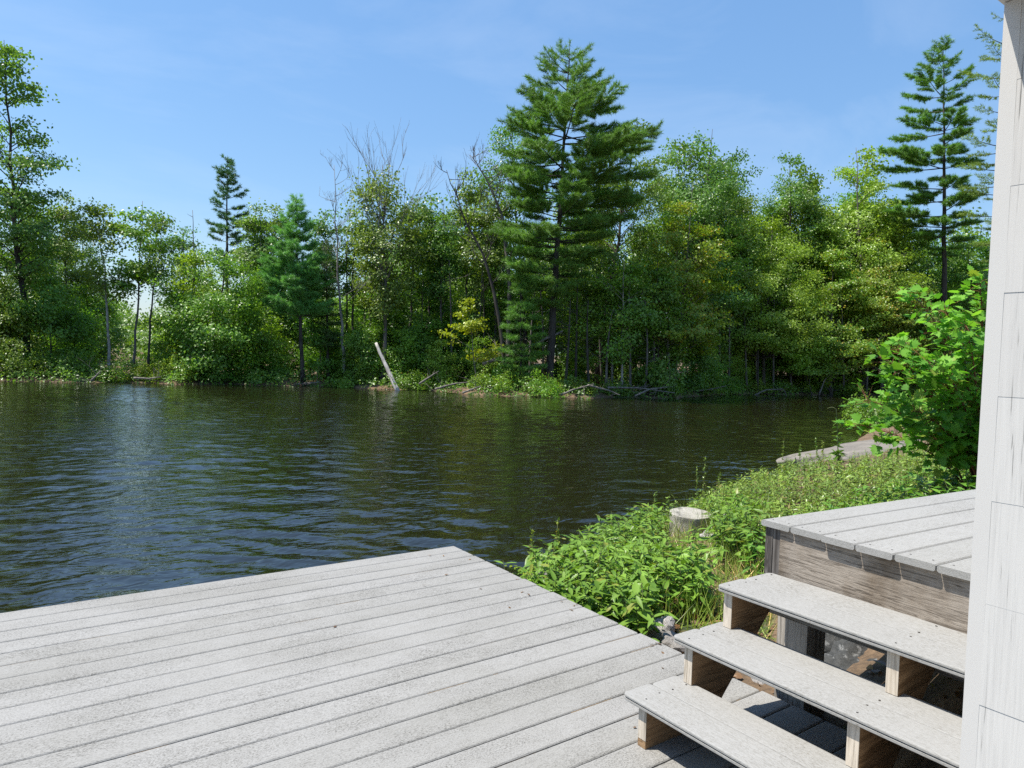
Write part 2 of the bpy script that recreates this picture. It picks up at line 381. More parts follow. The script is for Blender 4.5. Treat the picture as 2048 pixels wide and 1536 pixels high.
X = Rg*(np.cos(A)*CF[0]+np.sin(A)*CR[0]); Y = Rg*(np.cos(A)*CF[1]+np.sin(A)*CR[1]); Z = ZW+ripples(X, Y, Rg)
mb = MB(); na, nr = len(wa), len(wrr)
i = np.arange(nr-1)[:, None]*na; j = np.arange(na-1)[None]
mb.add(np.stack([X, Y, Z], -1), np.stack([i+j, i+j+1, i+na+j+1, i+na+j], -1).reshape(-1, 4))
# calm outer sheet, just beyond both sides of the view
for sg in (-1, 1):
    e = 52*sg*math.pi/180; d1 = math.cos(e)*CF+math.sin(e)*CR; e2 = 178*sg*math.pi/180; d2 = math.cos(e2)*CF+math.sin(e2)*CR; e3 = 110*sg*math.pi/180; d3 = math.cos(e3)*CF+math.sin(e3)*CR
    z = np.array([0, 0, ZW]); P = [d1*1.5+z, d1*62+z, d3*80+z, d2*60+z, d2*1.5+z]
    mb.add(P, [(0, 1, 2, 3, 4) if sg < 0 else (4, 3, 2, 1, 0)])
tag(mb.build('lake_water', WATER, smooth=True), kind='structure')

# ---------------------------------------------------------------- lower deck
PITCH_B = .1455
def board_ring(y0, y1, z, th, rz=.005):
    return [(0, y0+rz, z-th), (0, y1-rz, z-th), (0, y1, z-th+rz), (0, y1, z-rz), (0, y1-rz*.8, z-.0012), (0, y1-rz*2, z), (0, y0+rz*2, z), (0, y0+rz*.8, z-.0012), (0, y0, z-rz), (0, y0, z-th+rz)]
deck = empty('lower_deck', (0, 0, 0)); tag(deck, 'wide low deck of grey weathered boards reaching out over the lake', 'deck')
mb = MB(); V_END, U_END = 4.376, 2.630
nb = 38
for k in range(nb):
    y1 = V_END-k*PITCH_B; y0 = y1-PITCH_B+.0055
    dz = R_.uniform(-.0012, .0012)
    mb.prism(board_ring(y0, y1, dz, .026), (-5.2, 0, 0), (U_END+R_.uniform(-.006, .006), 0, 0))
mb.build('deck_boards', DECK, deck)
mb = MB(); mb.box(-5.2, U_END-.03, V_END-.075, V_END-.035, -.24, -.028); mb.box(U_END-.075, U_END-.035, V_END-5.5, V_END-.077, -.24, -.028)
for q in range(11): mb.box(-5.0+q*.72, -4.962+q*.72, V_END-5.5, V_END-.077, -.22, -.028)
mb.build('deck_frame', OLDWOOD_X, deck)
# needles and dirt lodged between the boards
LITTER = stone_mat('needle litter', (.09, .06, .03), (.26, .18, .09), None, 30)
mb = MB()
for k in range(nb-1):
    yc = V_END-(k+1)*PITCH_B+.0027
    x = -5.1
    while x < U_END-.1:
        l = R_.uniform(.02, .25)
        if R_.random() < .25+.35*max(0, min(1, (x-0.3)/2)):
            h = R_.uniform(-.009, -.0035); mb.box(x, x+l, yc-.0026, yc+.0026, -.02, h)
        x += l+R_.uniform(.01, .2)
tag(mb.build('gap_litter', LITTER, deck), kind='stuff')

# ---------------------------------------------------------------- stairs
def tread_board(mb, u0, u1, v0, v1, z, th=.024):
    r = .018
    ring = []
    def arc(cx, cyy, a0, a1):
        for q in range(5):
            a = a0+(a1-a0)*q/4; ring.append((cx+r*math.cos(a), cyy+r*math.sin(a)))
    arc(u1-.006 if False else u1-r, v1-r, 0, math.pi/2); arc(u0+r, v1-r, math.pi/2, math.pi); arc(u0+r, v0+r, math.pi, 1.5*math.pi); arc(u1-r, v0+r, 1.5*math.pi, 2*math.pi)
    P = np.array([(a, b_, 0) for a, b_ in ring]); n = len(P); c = P.mean(0)
    # rounded upper arris
    L = []
    for off, zz in ((.002, z-th), (0, z-th+.002), (0, z-.0150), (.0065, z-.0146), (.0065, z-.0096), (0, z-.0092), (0, z-.004), (.0015, z-.001), (.006, z)):
        d = unit(c-P); d[:, 2] = 0
        sgn = np.stack([-np.sign(P[:, 0]-c[0]), -np.sign(P[:, 1]-c[1]), 0*P[:, 0]], 1)
        Q = P+sgn*off; Q[:, 2] = zz; L.append(Q)
    V = np.concatenate(L); F = []
    for a in range(len(L)-1): F += [(a*n+q, a*n+(q+1) % n, (a+1)*n+(q+1) % n, (a+1)*n+q) for q in range(n)]
    F += [tuple(range(n))[::-1], tuple(range((len(L)-1)*n, len(L)*n))]
    mb.add(V, F)
SCREW, t, b, out = new_mat('dull screw head'); b.inputs['Base Color'].default_value = (.07, .062, .055, 1); b.inputs['Metallic'].default_value = .4; b.inputs['Roughness'].default_value = .6
_scr = []
def screw(p, parent):
    if not _scr:
        m_ = MB(); th_ = np.arange(10)*.2*math.pi; V = np.concatenate([np.stack([np.cos(th_)*.0042, np.sin(th_)*.0042, np.full(10, -.003)], 1), np.stack([np.cos(th_)*.0036, np.sin(th_)*.0036, np.full(10, .0009)], 1)])
        m_.add(V, [tuple(range(10, 20))]+[(q, (q+1) % 10, 10+(q+1) % 10, 10+q) for q in range(10)]); o = m_.build('screw', SCREW, parent); _scr.append(o)
    else: o = _scr[0].copy(); COL.objects.link(o); o.parent = parent
    o.location = p
stairs = empty('wooden_stairs', (2.2, 1.1, 0)); tag(stairs, 'open stairs of three grey plank treads on wooden stringers', 'stairs')
stairs.location = (0, 0, 0)
VE0 = .46
TR = [(1.830, 2.118, 1.800, .178), (2.068, 2.370, 1.782, .350), (2.292, 2.640, 1.755, .520)]
for q, (u0, u1, v1, z) in enumerate(TR):
    mb = MB(); w1 = .143 if q < 2 else .165
    tread_board(mb, u0, u0+w1, VE0, v1, z); tread_board(mb, u0+w1+.003, u1, VE0, v1-.004, z-.001)
    td = mb.build('tread', TREAD, stairs)
    for vv in (1.719, 1.075, .519):
        for uu in (u0+.035, u0+w1-.032, u0+w1+.035, u1-.03):
            screw((uu+R_.uniform(-.004, .004), min(vv, v1-.02)+R_.uniform(-.006, .006), z), td)
def stringer(v0, v1):
    mb = MB(); zb = .001
    # saw-tooth side profile (u, z)
    t1, t2, t3 = [z-.0245 for (_, _, _, z) in TR]
    prof = [(1.857, .03), (1.857, t1), (2.096, t1), (2.096, t2), (2.322, t2), (2.322, t3), (2.60, t3), (2.60, .40), (2.46, .26), (2.30, .10), (2.235, .03)]
    ring = [(u, v0, z) for u, z in prof]
    mb.prism(ring[::-1], (0, 0, 0), (0, v1-v0, 0))
    return mb
for (a, b_) in ((1.700, 1.738), (1.055, 1.094), (.50, .538)):
    s = stringer(a, b_).build('stringer', STRINGER, stairs)
    for x0, x1, z0, z1 in ((1.8545, 1.8568, .031, TR[0][3]-.0246), (2.0935, 2.0958, TR[0][3]+.001, TR[1][3]-.0246), (2.3195, 2.3218, TR[1][3]+.001, TR[2][3]-.0246)):
        mf = MB(); mf.box(x0, x1, a, b_, z0, z1); mf.build('front_face', ENDGRAIN, s)
    mk = MB(); mk.box(1.8555, 2.26, a, b_, .0015, .0285); mk.build('base_block', STRINGER, s)
mb = MB(); mb.box(2.603, 2.641, .47, 1.74, .36, .494); mb.build('ledger_board', OLDWOOD_X, stairs)

# ---------------------------------------------------------------- upper deck
ZU = .735
up = empty('upper_deck', (0, 0, 0)); tag(up, 'raised grey deck above the stairs with a weathered rim board', 'deck')
fl = on_plane(1520.5, 1038.5, ZU); fr = on_plane(1951, 977.6, ZU)
du = unit(fr-fl); nrm = np.array([-du[1], du[0], 0])    # towards the lake
U0 = fl
mb = MB()
for k in range(10):
    a = -k*.1475; b_ = a-.1475+.006
    ring = board_ring(b_, a, 0, .026, .006)
    st = np.array([U0[0]+R_.uniform(-.008, .008), U0[1], ZU])
    P = []
    for (_, yy, zz) in ring: P.append(U0*np.array([1, 1, 0])+np.array([0, 0, ZU])+nrm*yy+np.array([0, 0, zz]))
    P = np.array(P); off = R_.uniform(-.006, .008)
    mb.prism(P, du*off, du*(5.2+R_.uniform(-.01, .01)))
ub = mb.build('deck_boards', UPDECK, up)
for k in range(6):
    for e in (.03, .11):
        p = U0+du*R_.uniform(.040, .052)-nrm*(k*.1475+e); screw((p[0], p[1], ZU), ub)
def seg(mb, a, b_, z0, z1, th):
    """plank from a to b (XY), z0..z1, thickness th to the right of the direction"""
    a = np.array([*a[:2], 0.]); b_ = np.array([*b_[:2], 0.]); d = unit(b_-a); n = np.array([d[1], -d[0], 0])
    ring = [a+[0, 0, z0], b_+[0, 0, z0], b_+[0, 0, z1], a+[0, 0, z1]]
    mb.prism(np.array(ring), (0, 0, 0), n*th)
rim0 = U0+du*.027-nrm*.085; rim1 = U0+du*.031-nrm*1.48
mb = MB(); seg(mb, rim0, rim1, .505, ZU-.0265, -.038); mb.build('rim_board', OLDWOOD, up)
c0 = U0+du*.035-nrm*.012
mb = MB(); seg(mb, U0+du*.0265-nrm*.0115, U0+du*.0265-nrm*.0465, .50, ZU-.0265, -.09); seg(mb, U0+du*.0295-nrm*.0485, U0+du*.0295-nrm*.0835, .50, ZU-.0265, -.09); mb.build('corner_block', DARKWOOD, up)
mb = MB(); seg(mb, U0+du*.13-nrm*.012, U0+du*5.1-nrm*.012, .50, ZU-.0265, .038)
for q in range(10): seg(mb, U0+du*(.5+q*.45)-nrm*.06, U0+du*(.5+q*.45)-nrm*1.46, .52, ZU-.0265, .038)
mb.build('deck_frame', OLDWOOD_X, up)
def post(u0, v0, s, z0, z1, nm='support_post'):
    mb = MB(); mb.box(u0, u0+s, v0, v0+s, z0, z1); return mb.build(nm, POSTW, up)
post(2.70, 1.60, .14, -.32, .499); post(2.70, .62, .14, -.32, .499); post(6.6, 1.3, .14, -.32, .499)
mb = MB(); mb.box(2.665, 2.698, .40, 1.74, .02, .12); mb.build('sill_beam', OLDWOOD_X, up)

# ---------------------------------------------------------------- house corner
house = empty('shingled_house', (1.2, 0, 0)); house.location = (0, 0, 0)
tag(house, 'corner of a white painted shingle house with a smooth white corner board', 'house')
HC = np.array([1.064, .397]); TW = .0195
mb = MB(); mb.box(HC[0]-.001, HC[0]+.09, HC[1]-TW, HC[1], -.02, 1.893); mb.build('corner_board', WHITE, house)
mb = MB(); ex = .139; row = 0; z = -.02
while z < 1.893:
    y = HC[1]-TW
    first = [.082, .036, .091, .028, .077, .040, .088, .083][row % 8]
    while y > -2.2:
        wd = first if first else R_.uniform(.07, .17); first = None
        zb = z+R_.uniform(-.0015, .0015); zt = min(z+ex+.02, 1.8925)
        x0 = HC[0]-.0012+R_.uniform(-.0003, .0003)
        P = [(x0, 0, zb), (x0+.010, 0, zb), (x0+.012, 0, zt), (x0+.0005, 0, zt)]
        mb.prism([(a, y, c) for a, _, c in P], (0, -wd+.0004, 0), (0, 0, 0)); y -= wd
    z += ex; row += 1
mb.build('shingle_wall', SHINGLE, house)
mb = MB(); mb.box(HC[0]+.016, HC[0]+3.2, -2.2, HC[1]-TW-.002, -.02, 1.893); mb.build('wall_sheathing', SHINGLE, house)
mb = MB(); mb.box(HC[0]-.30, HC[0]+3.2, -2.3, HC[1]+.0035, 1.894, 1.914); mb.box(HC[0]-.32, HC[0]-.302, -2.3, HC[1]+.0035, 1.885, 2.08)
ROOFM = stone_mat('grey roof shingle', (.08, .08, .08), (.16, .155, .15))
mb.build('eave', WHITE, house)
mb = MB(); mb.prism([(HC[0]-.34, -2.3, 2.085), (HC[0]+3.2, -2.3, 3.4), (HC[0]+3.2, -2.3, 3.44), (HC[0]-.34, -2.3, 2.12)], (0, 0, 0), (0, 2.3+HC[1]+.02, 0)); mb.build('roof', ROOFM, house)

# ---------------------------------------------------------------- rocks, pier
def rock(name, c, size, mat, seed, label, group=None, flat=.0, cat='rock', sub=3, rough=.32):
    import bmesh
    bm = bmesh.new(); bmesh.ops.create_icosphere(bm, subdivisions=sub, radius=1)
    o = Vector((seed*7.3, seed*3.1, seed*1.7))
    for v in bm.verts:
        d = v.co.copy(); n = mnoise.noise(d*1.1+o)*rough*1.6+mnoise.noise(d*2.7+o)*rough*.6+mnoise.noise(d*7+o)*rough*.18
        v.co = d*(1+n)
        if flat: v.co.z = max(min(v.co.z, flat+.12*mnoise.noise(d*2+o)), -flat*3)
    me = bpy.data.meshes.new(name); bm.to_mesh(me); bm.free()
    for p in me.polygons: p.use_smooth = sub > 3
    me.materials.append(mat); ob = bpy.data.objects.new(name, me); COL.objects.link(ob)
    ob.location = tuple(c); ob.scale = tuple(size); ob.rotation_euler = (R_.uniform(-.2, .2), R_.uniform(-.2, .2), R_.uniform(0, 6))
    return tag(ob, label, cat, group)

pc = at(1380, 1020, 7.0); pr = .205
pier = empty('concrete_pier', (pc[0], pc[1], -.465)); tag(pier, 'round pale concrete pier standing among the weeds by the water', 'pier')
mb = MB(); n = 40; th = np.arange(n)*2*math.pi/n; rings = []
for (zz, rad) in ((-.1, pr*.98), (.2, pr*.99), (.355, pr), (.374, pr*.992), (.378, pr*.975)):
    jit = 1+.004*np.sin(th*3+zz*9)+.003*np.sin(th*7+1)
    rings.append(np.stack([np.cos(th)*rad*jit, np.sin(th)*rad*jit, np.full(n, zz)+.002*np.sin(th*5)*(zz > .3)], 1))
V = np.concatenate(rings+[np.array([[0, 0, .372]])]); F = []
for a in range(len(rings)-1): F += [(a*n+q, a*n+(q+1) % n, (a+1)*n+(q+1) % n, (a+1)*n+q) for q in range(n)]
F += [((len(rings)-1)*n+q, (len(rings)-1)*n+(q+1) % n, len(rings)*n) for q in range(n)]
mb.add(V, F); pb = mb.build('pier_body', CONCRETE, pier)
pier.rotation_euler = Vector((-CF[0]*.07, -CF[1]*.07, 1)).to_track_quat('Z', 'Y').to_euler()

def gpt(px, py, depth, dz=0.0):
    p = at(px, py, depth); return np.array([p[0], p[1], gz(p)+dz])
rock('bank_rock', at(1412, 1072, 6.45), (.07, .06, .045), PALEROCK, 1, 'pale rounded rock leaning against the concrete pier')
rock('bank_rock', at(1456, 1046, 6.8), (.11, .09, .08), PALEROCK, 2, 'pale angular rock just right of the concrete pier')
rock('bank_rock', at(1462, 1100, 6.0), (.14, .12, .11), PALEROCK, 3, 'tan rock half hidden in grass left of the upper deck corner')
rock('bank_rock', at(1490, 1020, 7.8), (.13, .11, .07), PALEROCK, 4, 'pale rock in the weeds behind the raised deck corner')
rock('bank_rock', at(1322, 1262, 4.0), (.085, .08, .08), PALEROCK, 5, 'pinkish rock at the deck edge under the drooping leaves')
rock('bank_rock', at(1258, 1235, 4.2), (.075, .07, .05), PALEROCK, 6, 'small pale rock beside the lower deck edge under weeds')
rock('bank_rock', at(1352, 1290, 3.8), (.08, .07, .05), ROCK, 7, 'small brown rock at the deck edge near the middle tread')
rock('bank_rock', at(1086, 1148, 5.0), (.09, .07, .05), ROCK, 8, 'brown rock under the yellow fern at the deck edge')
rock('bank_rock', at(1530, 1370, 3.45), (.13, .08, .06), ROCK, 9, 'lichen grey rock seen between the lowest two treads')
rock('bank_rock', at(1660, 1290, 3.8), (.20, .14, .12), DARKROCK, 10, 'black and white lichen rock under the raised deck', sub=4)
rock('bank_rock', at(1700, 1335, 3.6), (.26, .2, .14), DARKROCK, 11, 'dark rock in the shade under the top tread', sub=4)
rock('bank_rock', at(1640, 1300, 4.1), (.12, .1, .10), PALEROCK, 12, 'whitish rock beside the support post under the deck')
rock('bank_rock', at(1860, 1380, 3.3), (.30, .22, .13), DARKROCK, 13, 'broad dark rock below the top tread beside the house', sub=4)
rock('bank_rock', at(1680, 1470, 3.2), (.16, .12, .08), ROCK, 14, 'grey rock in the gap below the middle tread')
e0 = on_plane(1585, 925, -.30); e1 = at(1930, 868, 15.5); lp = (e0+e1)/2
rock('granite_ledge', (lp[0], lp[1], -.22), (np.linalg.norm((e1-e0)[:2])*.5, .55, .28), LEDGE, 21, 'long flat pinkish granite ledge between weeds and water', flat=.6, sub=5, rough=.18, cat='rock ledge').rotation_euler = (0.04, -.03, math.atan2(e1[1]-e0[1], e1[0]-e0[0]))

# ---------------------------------------------------------------- trees
def bez(a, b_, c, n):
    t = np.linspace(0, 1, n)[:, None]; return (1-t)**2*a+2*t*(1-t)*b_+t*t*c
def rand_leaves(mb, anchors, per, sig, sigz, L, W, r, upb=.9, shape='rhomb', fold=.12, face=None):
    A_ = np.repeat(np.asarray(anchors), max(4, int(per*1.0)), 0); n = len(A_)
    C = A_+r.normal(size=(n, 3))*np.array([sig, sig, sigz])
    N = r.normal(size=(n, 3))*.50; N[:, 2] += upb*.62
    # leaves on the outside of a crown face outwards, towards the light
    if face is None: o_ = A_*np.array([1, 1, 0]); N += .75*o_/np.maximum(.6, np.linalg.norm(o_, axis=1, keepdims=True))
    else: N += np.asarray(face)
    D = r.normal(size=(n, 3)); D[:, 2] -= .35
    mb.leaves(C, N, D, L*r.uniform(.6, 1.25, n), W*r.uniform(.6, 1.25, n), fold, shape)

def broad_tree(name, B, T, prof, cb, leaf, bark, seed, label=None, group=None, limbs=34, twigs=4, per=10, leafL=.17, rad=None, sig=.30, sigz=.17, upright=.55, cat='tree', bend=0.0, fork=None, bare=0.0, asym=None):
    """B base, T top; prof [(height fraction, half width m)], cb crown base fraction"""
    r = np.random.default_rng(seed); B = np.asarray(B, float); T = np.asarray(T, float)
    H = np.linalg.norm(T-B); rad = rad or H*.0095
    root = empty(name, B)
    if label: tag(root, label, cat, group)
    ax = T-B; side = unit(np.array([ax[1], -ax[0], 0])+r.normal(size=3)*.3)
    tt = np.linspace(0, 1, 12); wob = np.cumsum(r.normal(size=(12, 3))*np.array([.012, .012, 0])*H, 0)*.4
    wob -= tt[:, None]*wob[-1]
    trunk = tt[:, None]*ax+wob+(np.sin(tt*math.pi)*bend)[:, None]*CR
    tr = MB(); tr.tube(trunk, np.maximum(rad*(1-tt*.93)*(1+.45*np.exp(-tt*30)), .012), 8)
    def tp(f): return np.array([np.interp(f, tt, trunk[:, q]) for q in range(3)])
    pf = np.array([p[0] for p in prof]); pw = np.array([p[1] for p in prof])
    hs = np.linspace(cb, .992, 60); wts = np.interp(hs, pf, pw)+.35; wts /= wts.sum()
    anchors = []
    for k in range(limbs):
        ht = r.choice(hs, p=wts)+r.uniform(-.01, .01); wdt = np.interp(ht, pf, pw)
        a = 2*math.pi*((k*.618034) % 1)+r.uniform(-.4, .4)
        rr_ = wdt*r.uniform(.45, 1.08)
        if asym is not None: rr_ *= 1+asym*math.cos(a-math.atan2(CR[1], CR[0]))
        c0_ = tp(ht); tip = c0_+np.array([math.cos(a), math.sin(a), 0])*rr_
        hst = max(cb*.85, ht-upright*rr_/H-.02)
        s0 = tp(hst); mid = s0*.5+tip*.5+np.array([0, 0, rr_*.10])
        L_ = bez(s0, mid, tip, 6); lr = np.linspace(max(.012, rad*.32*(1-hst*.7)), .006, 6)
        tr.tube(L_, lr, 5, False)
        leafy = r.random() >= bare
        if leafy: anchors += [L_[4], L_[5], L_[5]]
        if leafy and rr_ < 1.2: anchors += [L_[3], L_[2]]
        for q in range(twigs):
            f = r.uniform(.35, .95); p0 = np.array([np.interp(f, np.linspace(0, 1, 6), L_[:, x]) for x in range(3)])
            ta = a+r.choice([-1, 1])*r.uniform(.4, 1.1); tl = rr_*r.uniform(.22, .5)+.12
            p1 = p0+np.array([math.cos(ta), math.sin(ta), r.uniform(-.05, .45)])*tl
            tr.tube(bez(p0, (p0+p1)/2+[0, 0, .06], p1, 4), [.009, .007, .006, .004], 4, False)
            if leafy:
                for g in np.linspace(.3, 1.1, max(2, int(tl/.17))): anchors.append(p0+(p1-p0)*g)
    tr.build('trunk', BARK[bark], root)
    cr = MB(); rand_leaves(cr, anchors, per, sig, sigz, leafL, leafL*.72, r); cr.build('crown', LEAF[leaf], root)
    return root

def pine_tree(name, B, T, prof, seed, mat='pine', label=None, group=None, step=.5, per=5, rad=None, tuft=.21, tw=.022, nneedle=12, flat=1.0, bark='dark', deadlow=None, tilt=.12, gap=.0, dens=1.0):
    """prof [(height fraction, reach to the left m, reach to the right m)]"""
    r = np.random.default_rng(seed); B = np.asarray(B, float); T = np.asarray(T, float)
    H = np.linalg.norm(T-B); rad = rad or H*.012
    root = empty(name, B)
    if label: tag(root, label, 'pine tree', group)
    tt = np.linspace(0, 1, 14); wob = np.cumsum(r.normal(size=(14, 3))*np.array([.006, .006, 0])*H, 0)*.35; wob -= tt[:, None]*wob[-1]
    trunk = tt[:, None]*(T-B)+wob
    tr = MB(); tr.tube(trunk, np.maximum(rad*(1-tt*.95)*(1+.35*np.exp(-tt*25)), .012), 8)
    def tp(f): return np.array([np.interp(f, tt, trunk[:, q]) for q in range(3)])
    pf = np.array([p[0] for p in prof]); pl = np.array([p[1] for p in prof]); pr_ = np.array([p[2] for p in prof])
    f = pf[0]; TC = []; TD = []; ph = r.uniform(0, 6); car = math.atan2(CR[1], CR[0])
    while f < .995:
        n = r.integers(max(2, per-1), per+2) if f < .93 else 4
        ph += r.uniform(.4, 1.2)
        for k in range(n):
            if r.random() < gap: continue
            a = ph+2*math.pi*k/n+r.uniform(-.3, .3); cs = math.cos(a-car)
            reach = (np.interp(f, pf, pr_) if cs > 0 else np.interp(f, pf, pl))*abs(cs)+.5*(np.interp(f, pf, pl)+np.interp(f, pf, pr_))*(1-abs(cs))
            reach *= r.choice([.62, .85, 1.0, 1.05], p=[.2, .3, .3, .2])
            if reach < .12: continue
            ff = f+r.uniform(-.012, .012); s0 = tp(min(ff, .995)); d = np.array([math.cos(a), math.sin(a), 0])
            rise = reach*(tilt+.75*max(0, (f-.72)/.28)+r.uniform(-.10, .13))
            tip = s0+d*reach+np.array([0, 0, rise]); mid = s0+d*reach*.55+np.array([0, 0, rise*.30-reach*.03])
            nn = 8; Lb = bez(s0, mid, tip, nn); lr = np.linspace(min(.055, .012+reach*.010), .006, nn)
            tr.tube(Lb, lr, 5, False)
            dirs = np.gradient(Lb, axis=0)
            nbr = max(3, int(reach/.13*dens))
            for q in range(nbr):
                g = .28+.72*(q+r.random())/nbr if reach > 1.0 else .1+.9*(q+r.random())/nbr
                p0 = np.array([np.interp(g, np.linspace(0, 1, nn), Lb[:, x]) for x in range(3)])
                sgn = 1 if q % 2 else -1; aa = a+sgn*r.uniform(.55, 1.05)
                bl = min(.95, reach*.34*(1.15-g*.72)+.10)*r.uniform(.7, 1.2)
                d2 = np.array([math.cos(aa), math.sin(aa), r.uniform(.02, .28)*flat]); p1 = p0+d2*bl
                m_ = max(2, int(bl/.07*dens)); gs = np.linspace(.25, 1, m_)
                TC.append(p0+(p1-p0)*gs[:, None]); TD.append(np.repeat(unit(d2)[None], m_, 0))
            TC.append(tip[None]); TD.append(unit(tip-s0)[None])
        f += step/H*r.uniform(.75, 1.3)
    TC.append((tp(1.0)+np.array([[0, 0, 0], [0, 0, -.12], [0, 0, -.25]]))); TD.append(np.repeat([[0, 0, 1.]], 3, 0))
    if deadlow:
        for k in range(deadlow):
            ff = r.uniform(.15, pf[0]+.05); a = r.uniform(0, 6.28); s0 = tp(ff); l = r.uniform(.5, 1.8)
            tr.tube(bez(s0, s0+np.array([math.cos(a), math.sin(a), .05])*l*.5, s0+np.array([math.cos(a)*l, math.sin(a)*l, -.15*l]), 5), np.linspace(.022, .005, 5), 4, False)
    tr.build('trunk', BARK[bark], root)
    C = np.concatenate(TC); D = np.concatenate(TD); n = len(C)
    C = np.repeat(C, nneedle, 0)+r.normal(size=(n*nneedle, 3))*.025; D = np.repeat(D, nneedle, 0)*.75+r.normal(size=(n*nneedle, 3))*.55; D[:, 2] += .38
    N = r.normal(size=D.shape); N[:, 2] += .6
    cr = MB(); cr.leaves(C, N, D, tuft*r.uniform(.7, 1.2, len(C)), tw, 0, 'needle'); cr.build('crown', NEEDLE[mat], root)
    return root

def bare_branch(mb, p0, d, l, rd, r, depth, up=.25, spread=.6, kids=(3, 5)):
    n = 6; P = [p0]; dd = unit(d)
    for q in range(n-1):
        dd = unit(dd+r.normal(size=3)*.09+np.array([0, 0, up*.12])); P.append(P[-1]+dd*l/(n-1))
    P = np.array(P); mb.tube(P, np.linspace(rd, max(rd*.3, .004), n), 5 if rd > .02 else 4, False)
    if depth <= 0: return P
    for q in range(r.integers(*kids)):
        f = r.uniform(.25, 1.0); x = np.array([np.interp(f, np.linspace(0, 1, n), P[:, c]) for c in range(3)])
        nd = unit(dd+r.normal(size=3)*spread+np.array([0, 0, up])); bare_branch(mb, x, nd, l*r.uniform(.35, .65), rd*.5, r, depth-1, up, spread, kids)
    return P
def bare_tree(name, pts, rad, seed, label, nb, bl, bark='grey', start=.4, group=None, up=.5, depth=2, cat='dead tree', leaf=None, leafn=0):
    r = np.random.default_rng(seed); pts = np.asarray(pts, float); root = empty(name, pts[0]); tag(root, label, cat, group)
    P = pts-pts[0]; m = len(P); tt = np.linspace(0, 1, m); t2 = np.linspace(0, 1, 14)
    P = np.stack([np.interp(t2, tt, P[:, c]) for c in range(3)], 1); P[1:-1] += r.normal(size=(12, 3))*.03
    tr = MB(); tr.tube(P, np.maximum(rad*(1-t2*.9), .012), 7)
    br = tr; ends = []
    for k in range(nb):
        f = start+(1-start)*(k+r.random())/nb; x = np.array([np.interp(f, t2, P[:, c]) for c in range(3)])
        a = r.uniform(0, 6.28); d = np.array([math.cos(a), math.sin(a), r.uniform(.1, .9)])
        e = bare_branch(br, x, d, bl*(1.15-f*.6)*r.uniform(.6, 1.1), max(.01, rad*.3*(1-f*.5)), r, depth, up); ends += list(e[2:])
    tr.build('trunk', BARK[bark], root)
    if leaf:
        cr = MB(); rand_leaves(cr, np.array(ends)[r.integers(0, len(ends), leafn)], 9, .16, .12, .14, .10, r); cr.build('crown', LEAF[leaf], root)
    return root

def TB(px, py_top, px_base, depth):
    """base on the ground and top for a tree at a given depth"""
    b0 = at(px_base, 760, depth); B = np.array([b0[0], b0[1], gz(b0)-.08]); T = at(px, py_top, depth); return B, T
PXM = lambda d: d/F_PX
def prof_px(H, depth, l): return [(f, w_*PXM(depth)) for f, w_ in l]

def hero(name, top, base, depth, prof, cb, leaf, bark, seed, label, **kw):
    B, T = TB(top[0], top[1], base, depth)
    return broad_tree(name, B, T, [(f, w_*PXM(depth)) for f, w_ in prof], cb, leaf, bark, seed, label, **kw)
def hero_pine(name, top, base, depth, prof, seed, label, **kw):
    B, T = TB(top[0], top[1], base, depth)
    return pine_tree(name, B, T, [(f, l*PXM(depth), r_*PXM(depth)) for f, l, r_ in prof], seed, label=label, **kw)

# -- left shore
hero('maple_tree', (8, 80), 47, 35, [(.28, 45), (.36, 66), (.5, 74), (.62, 112), (.72, 62), (.85, 52), (.96, 30), (1, 14)], .28, 'oak', 'dark', 101, 'tall dark maple at the left edge, reaching out of the frame', limbs=80, per=8, twigs=5, rad=.17, sigz=.08)
hero('birch_tree', (190, 412), 222, 36, [(.42, 20), (.6, 45), (.8, 60), (1, 25)], .5, 'oak', 'pale', 102, 'slim birch with a white trunk near the left shore', limbs=22, per=9, rad=.085, bend=.12)
hero('maple_tree', (285, 402), 270, 36.5, [(.4, 30), (.6, 40), (.72, 60), (.88, 55), (1, 15)], .48, 'maple', 'grey', 103, 'straight thin maple with a flat layered crown right of the birch', limbs=26, per=12, rad=.075, sigz=.07)
hero('maple_tree', (326, 430), 290, 36, [(.3, 14), (.7, 30), (.9, 32), (1, 8)], .55, 'oak', 'dark', 104, 'thin leaning tree with a sparse crown and bare side branches', limbs=16, per=6, rad=.07, bare=.35)
hero('maple_tree', (455, 480), 432, 37, [(.06, 75), (.3, 95), (.55, 95), (.75, 70), (1, 15)], .10, 'maple', 'dark', 105, 'broad bushy maple with leaves down to the shore, left of the young pine', limbs=62, per=14, twigs=5, rad=.10)
hero('maple_tree', (395, 500), 360, 38.5, [(.2, 45), (.5, 60), (.8, 45), (1, 8)], .12, 'light', 'dark', 106, 'pale green bushy tree in front of the broken dead trunk', limbs=40, per=11, rad=.08)
B, T = TB(385, 420, 388, 40)
bare_tree('snag', [B, (B+T)/2+CR*.05, T], .10, 107, 'broken grey dead trunk sticking up without a crown on the left', 6, .6, 'grey', .5, depth=0)
hero_pine('pine_tree', (455, 318), 452, 50, [(.50, 32, 30), (.62, 36, 34), (.78, 30, 36), (.9, 22, 24), (1, 5, 5)], 108, 'narrow dark pine with a crooked tip, rising behind the left trees', mat='darkpine', step=.5, dens=.9, gap=.3, tuft=.26, tw=.035, tilt=.3)
hero('maple_tree', (520, 415), 522, 41, [(.4, 20), (.7, 32), (.9, 24), (1, 6)], .42, 'oak', 'grey', 109, 'thin grey trunked tree just left of the young pine', limbs=20, per=8, rad=.075)
